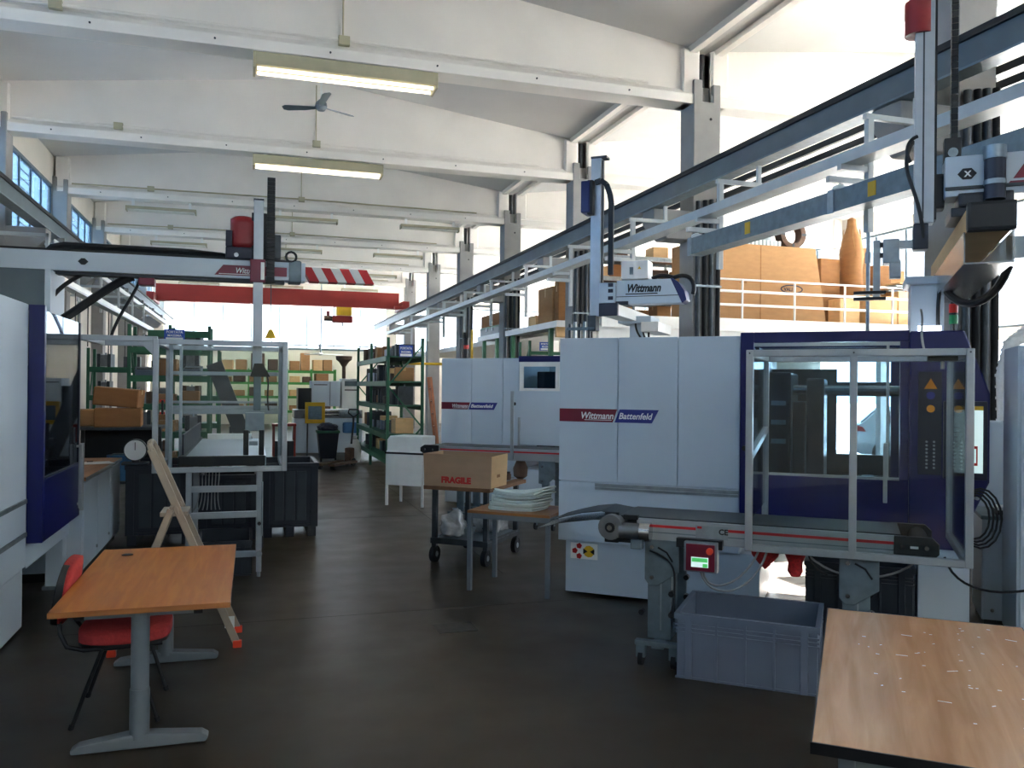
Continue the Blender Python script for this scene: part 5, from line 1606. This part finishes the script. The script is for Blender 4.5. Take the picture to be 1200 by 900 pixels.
crate('plastic_crate', 'low black plastic crate on the floor under the left cage stand', (-.51, 8.53, 0), 0, .53, .8, .34, 'crate_dark', 2)

# ---- left safety cage with conveyor
cg = thing('safety_cage', 'aluminium safety cage with clear panes around the end of the left conveyor', 'cage', (0, 8.42, 0))
xa, xb, ya, yb, za, zb = -.855, .305, 0, 1.25, 1.045, 2.245
for x, y in ((xa, ya), (xb, ya), (xa, yb), (xb, yb)):
    ext('post', (x, y, za-.025), (x, y, zb+.025), cg, .05)
ext('post', (xa+.13, ya+.03, za), (xa+.13, ya+.03, zb), cg, .035)
ext('post', (xa+.14, yb-.2, za), (xa+.14, yb-.2, zb), cg, .03)
for y in (ya, yb):
    for z in (za, zb):
        zz = 1.555 if (y == yb and z == za) else z       # the conveyor leaves under the raised rear rail
        ext('rail', (xa+.025, y, zz), (xb-.025, y, zz), cg, .05)
for x in (xa, xb):
    for z in (za, zb):
        ext('rail', (x, ya+.025, z), (x, yb-.025, z), cg, .05)
for z in (1.60, 1.97):
    ext('rail', (xa+.025, yb, z), (xb-.025, yb, z), cg, .04)
ext('rail', (xa+.03, yb-.02, 1.66), (xb-.03, yb-.02, 1.66), cg, .025)
ext('rail', (xa, ya+.15, zb+.03), (-1.50, ya+.15, zb+.03), cg, .05)
ext('rail', (xa, yb, zb+.03), (-1.50, yb, zb+.03), cg, .05)
ext('rail', (-1.50, ya+.15, zb+.03), (-1.50, yb, zb+.03), cg, .05)
MB().prism([(xa-.02, zb), (xa-.02, zb-.14), (xa-.16, zb)], ya+.125, ya+.145).build('gusset', 'alu', cg)
bx('pane', (xa+.02, ya-.003, za+.02), (xb-.02, ya+.003, zb-.02), 'acrylic', cg)
bx('pane', (xb-.003, ya+.02, za+.02), (xb+.003, yb-.02, zb-.02), 'acrylic', cg)
bx('pane', (xa+.02, yb-.003, 1.56), (xb-.02, yb+.003, zb-.02), 'acrylic', cg)
hd = bx('handle', (xa+.055, ya-.05, 1.57), (xa+.075, ya-.02, 1.70), 'black', cg, .004)
for z in (1.57, 1.685):
    bx('handle_base', (xa+.04, ya-.03, z), (xa+.085, ya-.018, z+.02), 'signal_red', hd)
# stand
for x in (-.56, .08):
    for y in (.05, 1.1):
        bx('stand_leg', (x-.025, y-.025, .05), (x+.025, y+.025, za-.02), 'alu', cg, .004)
        cy('foot_screw', (x, y, 0), (x, y, .06), .018, 'galv', cg, n=8)
for z in (.855, .605, .225):
    bx('stand_rung', (-.535, .03, z-.03), (.055, .07, z+.03), 'alu', cg, .004)
cy('clamp_knob', (.08, .02, .23), (.08, -.03, .23), .03, 'galv', cg, n=8)
cy('clamp_knob', (.08, .02, .52), (.08, -.02, .52), .018, 'black', cg, n=8)
tb('stay_tube', [(.105, .0, .40), (.105, .0, .92)], .008, 'galv', cg)
# conveyor
lv = thing('belt_conveyor', 'dark flat conveyor running out of the left machine inside the clear cage', 'conveyor', (0, 8.5, 0))
bx('belt', (-.62, .05, 1.115), (.10, 3.3, 1.13), 'machine_grey', lv)  # pale colour stands for the sheen on the dark belt
bx('front_guard', (-.66, .0, 1.07), (.13, .05, 1.165), 'black', lv, .01)
bx('side_frame', (-.66, .05, 1.05), (-.62, 3.3, 1.16), 'dark_steel', lv)
bx('side_frame', (.10, .05, 1.05), (.14, 3.3, 1.16), 'alu', lv)
for q in range(14):
    bx('side_guide', (-.645, .25+.2*q, 1.16), (-.625, .25+.2*q+.185, 1.36), 'navy', lv, .004)
bx('end_stop', (.0, 3.2, 1.13), (-.55, 3.3, 1.20), 'white_plastic', lv)
for y in (1.45, 3.1):
    for x in (-.64, .12):
        bx('leg', (x-.02, y, 0), (x+.02, y+.04, 1.06), 'dark_steel', lv)
for q in range(7):
    tb('cable', bez((-.48+.03*q, .3, 1.06), (-.5+.035*q, .2, .9), (-.45+.02*q, .2, .75), (-.53+.04*q, .25, .62)), .006, 'cable_grey', lv, 6)
# ---- left robot
rb = thing('linear_robot', 'cantilever robot with grey beam, red motor cover and striped end at the left', 'robot', (0, 8.75, 0))
bx('pedestal', (-2.55, -.25, 2.43), (-1.80, .35, 2.88), 'steel_blue', rb, .01)
bx('pedestal_edge', (-1.80, -.25, 2.43), (-1.755, .35, 2.88), 'machine_grey', rb)
bx('pedestal_column', (-2.6, .0, 0), (-2.25, .35, 2.43), 'machine_grey', rb)
bx('beam', (-2.7, -.10, 2.895), (.50, .12, 3.075), 'machine_grey', rb, .008)
bx('beam_rail', (-2.7, -.10, 3.075), (.45, -.06, 3.095), 'black', rb)
bx('beam_rail', (-2.7, -.06, 2.865), (.30, .08, 2.895), 'dark_steel', rb)
MB().prism([(-.36, 2.92), (.0, 2.92), (.0, 3.02), (-.28, 3.02)], -.104, -.10).build('logo_band', 'maroon', rb)
text('lettering', 'Wittmann', .075, 'white_print', rb, (-.17, -.106, 2.945), shear=.25, bold=.001, sx=.85)
bx('logo_rule', (-.32, -.106, 2.93), (-.02, -.104, 2.936), 'white_print', rb)
bx('logo_band', (.11, -.104, 2.93), (.32, -.10, 3.02), 'maroon', rb)
MB().prism([(-1.56, 2.985), (-1.53, 3.015), (-1.50, 3.015), (-1.47, 2.985), (-1.50, 2.955), (-1.53, 2.955)], -.104, -.1).build('axis_badge', 'black', rb)
bx('beam_end', (.34, -.11, 2.88), (.46, .13, 3.09), 'galv_dark', rb, .008)
# striped sleeve
for q in range(7):
    x0 = .47+q*.092
    MB().add([(x0,-.075,3.04),(x0+.092,-.075,3.04),(x0+.17,-.075,2.90),(x0+.078,-.075,2.90),(x0,.095,3.04),(x0+.092,.095,3.04),(x0+.17,.095,2.90),(x0+.078,.095,2.90)],
             [(0,3,2,1),(4,5,6,7),(0,1,5,4),(1,2,6,5),(2,3,7,6),(3,0,4,7)]).build('sleeve_stripe', 'stripe_red' if q % 2 == 0 else 'white_paint', rb)
tb('energy_chain', [(-1.85, .02, 3.06), (-1.80, .02, 3.12), (-1.7, .02, 3.145), (-.6, .02, 3.14), (-.3, .02, 3.12), (-.2, .02, 3.10)], .035, 'black', rb, 8)
bx('carriage', (-.26, -.13, 3.08), (-.0, .14, 3.20), 'navy', rb, .015)
bx('carriage_block', (-.26, -.12, 3.20), (-.20, .1, 3.36), 'navy', rb, .01)
cy('badge', (-.16, -.13, 3.12), (-.16, -.134, 3.12), .022, 'white_print', rb, n=10)
cushion('motor_cover', -.22, .02, -.12, .12, 3.17, 3.52, 'cover_red', rb)['label'] = 'red motor cover'
bx('cover_body', (-.185, -.10, 3.20), (.0, .10, 3.49), 'cover_red', rb, .03)
bx('vertical_arm', (.0, -.17, 1.98), (.092, -.10, 3.66), 'alu', rb, .006)
bx('arm_cap', (-.003, -.173, 3.66), (.095, -.097, 3.675), 'dark_steel', rb)
bx('arm_back', (-.02, -.10, 3.08), (.13, -.05, 3.55), 'black', rb, .01)
bx('arm_clamp', (-.03, -.185, 2.855), (.115, -.13, 3.08), 'maroon', rb, .008)
bx('arm_clamp_side', (.07, -.19, 2.88), (.105, -.184, 3.05), 'white_paint', rb)
for q in range(24):
    bx('chain_link', (.125, -.15, 2.87+.043*q), (.20, -.08, 2.87+.043*q+.037), 'black', rb)
bx('carriage_motor', (.19, -.12, 3.10), (.26, .08, 3.34), 'dark_steel', rb, .015)
tb('hose_ring', [(.36+.05*math.cos(a_*PI/6), -.1, 3.13+.05*math.sin(a_*PI/6)) for a_ in range(13)], .012, 'black', rb)
bx('wrist', (.015, -.165, 1.60), (.085, -.105, 1.98), 'galv_dark', rb, .006)
MB().prism([(-.02, 1.93), (.17, 1.93), (.10, 2.06), (.02, 2.06)], -.18, -.10).build('wrist_joint', 'black', rb)
bx('gripper_body', (-.06, -.2, 1.40), (.12, -.08, 1.58), 'galv', rb, .01)
for x in (-.075, .07):
    bx('gripper_jaw', (x, -.21, 1.166), (x+.05, -.07, 1.41), 'black', rb, .008)
bx('gripper_pad', (-.02, -.2, 1.26), (.06, -.1, 1.30), 'galv', rb)
tb('hose', bez((.1, -.14, 2.0), (.2, -.16, 1.9), (.12, -.16, 1.8), (.16, -.16, 1.6)), .008, 'cable', rb, 6)
tb('hose', bez((-1.55, .05, 2.88), (-1.75, .0, 2.75), (-1.85, -.05, 2.6), (-1.80, -.1, 2.43)), .02, 'cable', rb)
tb('hose', bez((-1.10, .05, 2.88), (-1.25, .05, 2.85), (-1.55, .0, 2.55), (-1.70, -.1, 2.43)), .04, 'cable', rb)
bx('warning_lamp', (-1.04, -.1, 2.79), (-.90, .05, 2.86), 'maroon', rb, .01)
tb('hose', bez((-1.05, .1, 2.86), (-1.1, .1, 2.7), (-1.25, .1, 2.5), (-1.3, .1, 2.3)), .015, 'cable', rb)

# ================================================================== RACKS AND FAR END
def sign(parent, x, z, w_, h_, y):
    s_ = bx('load_sign', (x, y-.012, z), (x+w_, y, z+h_), 'sign_blue', parent)
    s_['label'] = 'blue load-limit sign'
    text('lettering', 'PORTATA', h_*.30, 'white_print', s_, (x+w_*.5, y-.014, z+h_*.66), align='CENTER', bold=.001, sx=min(1.3, w_/h_*.6))
    text('lettering', 'MASSIMA', h_*.28, 'white_print', s_, (x+w_*.5, y-.014, z+h_*.36), align='CENTER', bold=.001, sx=min(1.3, w_/h_*.6))
    bx('sign_field', (x+w_*.08, y-.014, z+h_*.06), (x+w_*.92, y-.012, z+h_*.28), 'white_print', s_)
def mould(label, loc, s_, rz, group, mm='dark_steel'):
    k = thing('steel_mould', label, 'mould', loc, rz, group)
    x, y, z = s_
    bx('clamp_plate', (-x/2, -y/2, 0), (-x/2+.25*x, y/2, z), mm, k)
    bx('cavity_block', (-x/2+.25*x, -y*.4, .05*z), (x/2-.25*x, y*.4, .92*z), 'steel', k)
    bx('clamp_plate', (x/2-.25*x, -y/2, 0), (x/2, y/2, z), mm, k)
    cy('eye_bolt', (0, 0, z*.9), (0, 0, z*1.1), .02, 'galv', k, n=6)
    return k
def part_bin(label, loc, s_, rz, group, mm):
    k = thing('parts_bin', label, 'bin', loc, rz, group)
    x, y, z = s_
    MB().add([(-x/2,-y/2,0),(x/2,-y/2,0),(x/2,y/2,0),(-x/2,y/2,0),(-x/2,-y/2-.03,z*.6),(x/2,-y/2-.03,z*.6),(x/2,y/2,z),(-x/2,y/2,z)],
             [(0,3,2,1),(0,1,5,4),(1,2,6,5),(2,3,7,6),(3,0,4,7),(4,5,6,7)]).build('body', mm, k)
    bx('contents', (-x*.42, -y*.4, z*.62), (x*.42, y*.4, z*.78), 'dark_steel', k)
    bx('front_lip', (-x/2-.005, -y/2-.04, z*.55), (x/2+.005, -y/2-.02, z*.62), mm, k)
    return k
def fill(places, zs, where, seed, depth, end='wall end'):
    """places: list of (x, y, rz) spots; one object on each shelf level"""
    rnd = random.Random(seed)
    lv_names = ('lowest', 'second', 'third', 'fourth', 'top')
    for li, z in enumerate(zs):
        cnt = [0, 0, 0]
        for (x, y, rz) in places:
            r_ = rnd.random()
            nm = lv_names[li] if li < len(zs)-1 else 'top'
            p = (x+rnd.uniform(-.03, .03), y+rnd.uniform(-.03, .03), z)
            a = rz + R(rnd.uniform(-8, 8))
            if r_ < .42:
                cnt[0] += 1
                mould('%s steel mould from the %s, %s shelf of the %s' % (ORD[cnt[0]-1], end, nm, where), p, (rnd.uniform(.22, .36), rnd.uniform(.25, depth), rnd.uniform(.2, .4)), a, 'moulds on the %s' % where, rnd.choice(['dark_steel', 'rusty', 'dark_steel']))
            elif r_ < .62:
                cnt[1] += 1
                part_bin('%s open bin from the %s, %s shelf of the %s' % (ORD[cnt[1]-1], end, nm, where), p, (.3, depth*.8, rnd.uniform(.15, .24)), a, 'parts bins on the %s' % where, rnd.choice(['crate_grey', 'crate_dark', 'galv_dark']))
            elif r_ < .97:
                cnt[2] += 1
                carton('%s carton from the %s, %s shelf of the %s' % (ORD[cnt[2]-1], end, nm, where), p, (rnd.uniform(.26, .34), depth*.8, rnd.uniform(.16, .34)), a, rnd.choice(['cardboard_dark', 'cardboard', 'rusty', 'cardboard_pale']), 'cartons on the %s' % where)
# middle rack
zs = (.36, .86, 1.46, 1.96, 2.48)
rk = rack('steel_rack', 'green steel rack with blue load sign and heavy moulds beside the farther machine', (3.43, 17.3, 0), R(90), 5.1, .78, zs, 2.86, 'green_rack', 2)
sgn = bpy.data.objects.new('load_sign_mount', None)
bpy.data.objects.remove(sgn)
b_ = MB().box((2.90, 17.24, 2.46), (3.18, 17.26, 2.70)).build('sign_plate', 'sign_blue')
b_.parent = rk
b_.matrix_parent_inverse = (Matrix.Translation((3.43, 17.3, 0)) @ Matrix.Rotation(R(90), 4, 'Z')).inverted()
b_['label'] = 'blue load-limit sign'
for tx, zz, hh in (('PORTATA', 2.615, .072), ('MASSIMA', 2.54, .068)):
    text('lettering', tx, hh, 'white_print', b_, (3.04, 17.236, zz), align='CENTER', bold=.001, sx=.75)
bx('sign_field', (2.92, 17.236, 2.475), (3.16, 17.24, 2.525), 'white_print', b_)
fill([(3.05, 17.60+.415*i, R(90)) for i in range(12)], zs, 'green rack with sign', 21, .5, 'sign end')
# rack behind the left cage
zs2 = (.4, 1.0, 1.5, 2.0, 2.5)
rk = rack('steel_rack', 'dark green steel rack with blue load sign behind the left safety cage', (-2.06, 16.0, 0), 0, 1.32, .8, zs2, 2.9, 'green_rack', 2)
bx('top_beam', (.3, -.03, 2.68), (1.30, .03, 2.80), 'green_rack', rk)
sign(rk, .57, 2.62, .34, .20, -.035)
fill([(-1.87, 16.4, 0), (-1.47, 16.4, 0), (-1.05, 16.4, 0)], zs2, 'green rack behind left cage', 5, .5)
rk = rack('steel_rack', 'second dark green rack standing farther along the left aisle', (-3.3, 19.5, 0), R(0), 2.6, .8, (.4, 1.0, 1.6, 2.2), 2.6, 'green_rack', 2)
fill([(-3.0, 19.9, 0), (-2.5, 19.9, 0), (-1.9, 19.9, 0), (-1.3, 19.9, 0)], (.4, 1.0, 1.6, 2.2), 'farther left-aisle green rack', 8, .5)
# inclined chute seen through the cage
k = thing('inclined_conveyor', 'dark inclined conveyor chute leaning behind the left safety cage', 'conveyor', (-.55, 14.6, 0))
MB().bar((-.05, 0, 2.2), (.75, 0, .15), .25, .14, (0, 1, 0)).build('chute', 'dark_steel', k)
for a_ in (.2, .5):
    bx('leg', (a_, -.05, 0), (a_+.05, .05, 1.6-2.2*a_), 'dark_steel', k)
# back racks
zs3 = (.7, 1.36, 1.99, 2.53)
for q, (x0, L_) in enumerate(((-1.5, 2.7), (1.55, 2.15))):
    rk = rack('steel_rack', ['bright green shelf rack against the end wall behind the left cage', 'bright green shelf rack against the end wall behind the far grey machine'][q], (x0, 39.6, 0), 0, L_, .8, zs3, 2.6, 'green_bright', 2)
    rnd = random.Random(30+q)
    for lv_, z in enumerate(zs3):
        nth = 0
        x = x0+.1
        while x < x0+L_-.4:
            nth += 1
            w_ = min(rnd.uniform(.35, .62), x0+L_-.09-x)
            h_ = rnd.uniform(.2, .42) if z < 2.4 else rnd.uniform(.35, .85)
            carton('%s carton on the %s shelf of the bright green rack behind the %s' % (ORD[nth-1], ('lowest', 'second', 'third', 'top')[lv_], ('left cage', 'far grey machine')[q]), (x+w_/2, 39.95, z), (w_, .55, h_), R(rnd.uniform(-5, 5)), rnd.choice(['cardboard', 'cardboard_pale', 'cardboard', 'rusty']), 'cartons on the bright green racks')
            x += w_+rnd.uniform(.03, .2)
# conduit and fan on the end wall
k = thing('wall_rail', 'double steel pipe rail fixed across the end wall above the green racks', 'pipe', (0, 41.5, 3.5))
tb('pipe', [(.5, 0, .28), (5.9, 0, .28)], .03, 'galv_dark', k)
tb('pipe', [(.5, 0, .12), (5.9, 0, .12)], .03, 'galv_dark', k)
for x in (.6, 3.1, 5.8):
    bx('bracket', (x-.04, 0, .05), (x+.04, .1, .36), 'galv', k)
k = thing('ceiling_fan', 'small pale fan hanging low before the end wall over the green rack', 'fan', (2.9, 38.0, 3.2))
cy('rod', (0, 0, .08), (0, 0, 4.25), .03, 'galv', k, n=8)
MB().lathe([(.05, .12), (.12, .06), (.08, -.02)], n=12).build('motor_hub', 'white_paint', k, smooth=True)
for q in range(3):
    bx('blade', (.1, -.08, .03), (1.0, .08, .05), 'white_paint', k, M=Matrix.Rotation(R(10+120*q), 4, 'Z') @ Matrix.Rotation(R(10), 4, 'X'))
# far grey machine
k = thing('far_moulding_machine', 'older grey moulding machine with yellow guard and hopper in the far aisle', 'machine', (1.2, 23.6, 0))
bx('base', (-.1, 0, .0), (1.75, 1.1, .95), 'machine_grey', k, .02)
bx('bed', (-.1, -.02, .95), (1.75, 1.1, 1.18), 'steel', k, .01)
bx('clamp_cover', (.36, -.05, 1.28), (1.13, .9, 1.98), 'machine_grey', k, .02)
bx('cover_seam', (.85, -.055, 1.30), (.865, -.05, 1.96), 'steel_blue', k)
bx('cover_print', (.42, -.055, 1.86), (.78, -.05, 1.885), 'ink', k)
bx('control_unit', (1.17, -.05, 1.22), (1.66, .7, 2.05), 'white_paint', k, .02)
bx('control_screen', (1.25, -.058, 1.84), (1.6, -.05, 1.98), 'steel_blue', k)
bx('control_print', (1.25, -.058, 1.72), (1.6, -.05, 1.75), 'ink', k)
bx('end_box', (.0, -.05, 1.20), (.36, .8, 1.78), 'black', k, .02)
for z in (1.05, 1.15):
    cy('tie_bar', (.2, -.04, z), (1.6, -.04, z), .04, 'chrome', k)
cy('barrel', (1.1, -.12, 1.10), (1.7, -.12, 1.10), .09, 'galv', k)
MB().lathe([(.05, 2.05), (.05, 2.38), (.14, 2.52), (.22, 2.58), (.23, 2.68), (.21, 2.68)], (1.26, .3, 0), 14).build('hopper', 'rusty', k, smooth=True)
bx('blue_sack', (1.2, -.3, .55), (1.65, -.05, .85), 'net_blue', k, .06)
k = thing('yellow_guard', 'bright yellow framed guard with a clear window in front of the far grey machine', 'guard', (1.30, 22.0, 0))
fr_ = MB()
fr_.box((0, 0, .88), (.50, .06, .98)).box((0, 0, 1.32), (.50, .06, 1.42)).box((0, 0, .98), (.08, .06, 1.32)).box((.42, 0, .98), (.50, .06, 1.32))
fr_.build('guard_frame', 'yellow', k, bevel=.01)
bx('guard_window', (.08, .02, .98), (.42, .03, 1.32), 'acrylic_side', k)
bx('guard_back', (.02, .06, .90), (.48, .40, 1.40), 'galv', k, .02)
for x in (.05, .42):
    bx('leg', (x, .1, 0), (x+.04, .14, .92), 'dark_steel', k)
# wheelie bin, pallet truck, sack
k = thing('wheelie_bin', 'dark green wheeled bin with open bag in the far aisle', 'bin', (1.78, 20.9, 0))
MB().add([(-.19,-.19,.08),(.19,-.19,.08),(.19,.19,.08),(-.19,.19,.08),(-.25,-.25,.72),(.25,-.25,.72),(.25,.25,.72),(-.25,.25,.72)],
         [(0,3,2,1),(4,5,6,7),(0,1,5,4),(1,2,6,5),(2,3,7,6),(3,0,4,7)]).build('body', 'bin_blue', k, bevel=.02)
bx('rim', (-.27, -.27, .70), (.27, .27, .76), 'green_rack', k, .015)
blob('bag', (0, 0, .72), (.24, .24, .14), 'navy', k, 3)
for x in (-.17, .17):
    cy('wheel', (x-.02, -.17, .06), (x+.02, -.17, .06), .06, 'rubber', k)
k = thing('pallet_truck', 'dark red hand pallet truck with a black pump handle parked in the far aisle', 'pallet truck', (2.05, 19.5, 0), R(55))
for y in (-.25, .10):
    bx('fork', (-.9, y, .08), (.15, y+.16, .14), 'rusty', k, .02)
    cy('roller', (-.8, y+.02, .05), (-.8, y+.14, .05), .05, 'rubber', k, n=10)
bx('pump_body', (.14, -.08, .10), (.32, .09, .42), 'rusty', k, .04)
for y in (-.1, .06):
    cy('steer_wheel', (.26, y, .09), (.26, y+.05, .09), .09, 'rubber', k)
tb('handle', [(.3, 0, .5), (.38, 0, .9), (.40, 0, 1.15)], .025, 'black', k)
tb('handle_loop', [(.40, -.12, 1.30), (.40, -.14, 1.22), (.40, 0, 1.12), (.40, .14, 1.22), (.40, .12, 1.30), (.40, -.12, 1.30)], .018, 'black', k)
k = thing('white_sack', 'white woven sack standing on the floor before the green rack', 'sack', (2.40, 20.6, 0))
MB().lathe([(.12, 0), (.16, .1), (.15, .35), (.10, .52), (.05, .58), (.07, .64)], n=14).build('sack', 'sack', k, smooth=True)
tb('tie', [(.06*math.cos(a_*PI/5), .06*math.sin(a_*PI/5), .57) for a_ in range(11)], .008, 'cable', k, 6)
k = thing('red_table', 'low dark red machine table in the far aisle', 'table', (.95, 22.5, 0))
bx('top', (-.45, -.3, .80), (.15, .3, .86), 'crane_red', k, .01)
for x in (-.43, .09):
    for y in (-.28, .24):
        bx('leg', (x, y, 0), (x+.05, y+.05, .8), 'crane_red', k)
bx('dark_bin', (-.4, -.25, .02), (.1, .25, .42), 'bin_blue', k, .02)
# leaning ladder
k = thing('leaning_ladder', 'copper-brown ladder leaning beside the green rack with the sign', 'ladder', (3.75, 17.1, 0))
for y in (-.12, .16):
    MB().bar((.0, y, 0), (-.24, y, 2.05), .05, .03, (0, 1, 0)).build('stile', 'copper_tube', k)
for q in range(7):
    cy('rung', (-.03-.03*q, -.12, .25+.26*q), (-.03-.03*q, .16, .25+.26*q), .015, 'copper_tube', k, n=8)
# rack under the mezzanine
rk = rack('steel_rack', 'green steel rack with blue load sign under the mezzanine landing', (6.2, 18.6, 0), 0, 2.4, .8, (.4, 1.0, 1.6, 2.2), 2.95, 'green_rack', 2)
bx('top_beam', (0, -.02, 2.62), (2.4, .03, 2.70), 'green_rack', rk)
sign(rk, .22, 2.72, .33, .20, -.03)
fill([(6.5, 19.0, 0), (7.0, 19.0, 0), (7.6, 19.0, 0), (8.1, 19.0, 0)], (.4, 1.0, 1.6, 2.2), 'green rack under the mezzanine', 14, .5)
# yellow pipe
k = thing('gas_pipe', 'yellow gas pipe running between the columns and the green rack', 'pipe', (0, 0, 0))
tb('pipe', [(3.45, 19.2, 2.38), (4.92, 19.2, 2.38), (4.95, 19.2, 2.42), (4.95, 19.2, 3.2)], .03, 'yellow', k)
tb('pipe', [(4.95, 19.2, 0), (4.95, 19.2, 2.42)], .03, 'yellow', k)
bx('valve', (4.90, 19.14, 2.36), (5.0, 19.26, 2.46), 'dark_steel', k, .01)
# hanging cord with plug
k = thing('hanging_socket', 'black plug socket hanging on a cord by the left wall over the cartons', 'socket', (-2.66, 14.6, 1.95))
cy('cord', (0, 0, .12), (0, 0, 1.34), .008, 'cable', k, n=6)
bx('socket', (-.04, -.04, 0), (.04, .04, .12), 'black', k, .012)

# ---- white hatchback car by the gate
k = thing('hatchback_car', 'white hatchback car with red tail light seen through the machine door', 'car', (14.55, 17.75, -.0), R(-39))
prof = [(0, .35), (-.02, .60), (.02, .82), (.06, .98), (.22, 1.04), (.62, 1.42), (.9, 1.48), (1.9, 1.46), (2.55, 1.05), (3.5, .88), (3.75, .70), (3.8, .38), (3.5, .25), (.2, .25)]
MB().prism(prof, .0, 1.68).build('body', 'car_white', k, bevel=.04, seg=3, smooth=True)
for y0, y1 in ((-.008, .0), (1.68, 1.688)):
    MB().prism([(.55, 1.04), (.85, 1.36), (1.35, 1.38), (1.35, 1.02)], y0, y1).build('side_window', 'car_glass', k)
    MB().prism([(1.42, 1.02), (1.42, 1.38), (1.85, 1.36), (2.35, 1.04)], y0, y1).build('side_window', 'car_glass', k)
MB().add([(.20, .15, 1.045), (.20, 1.53, 1.045), (.58, 1.40, 1.405), (.58, .28, 1.405), (.185, .15, 1.06), (.185, 1.53, 1.06), (.565, 1.40, 1.42), (.565, .28, 1.42)],
         [(0,3,2,1),(4,5,6,7),(0,1,5,4),(1,2,6,5),(2,3,7,6),(3,0,4,7)]).build('rear_window', 'car_glass', k)
for y0 in (-.012, 1.38):
    MB().prism([(-.03, .84), (.32, .82), (.24, .94), (.02, 1.0)], y0, y0+.31).build('tail_light', 'tail_red', k, bevel=.015)
bx('rear_bumper', (-.06, .03, .33), (.1, 1.65, .58), 'car_white', k, .04)
bx('number_plate', (-.03, .58, .66), (-.015, 1.10, .77), 'white_print', k)
for x in (.75, 3.05):
    for y in (-.01, 1.49):
        w_ = cy('wheel', (x, y, .30), (x, y+.2, .30), .30, 'rubber', k, n=24)
        cy('hub_cap', (x, y-.004, .30), (x, y+.204, .30), .19, 'galv', w_, n=20)
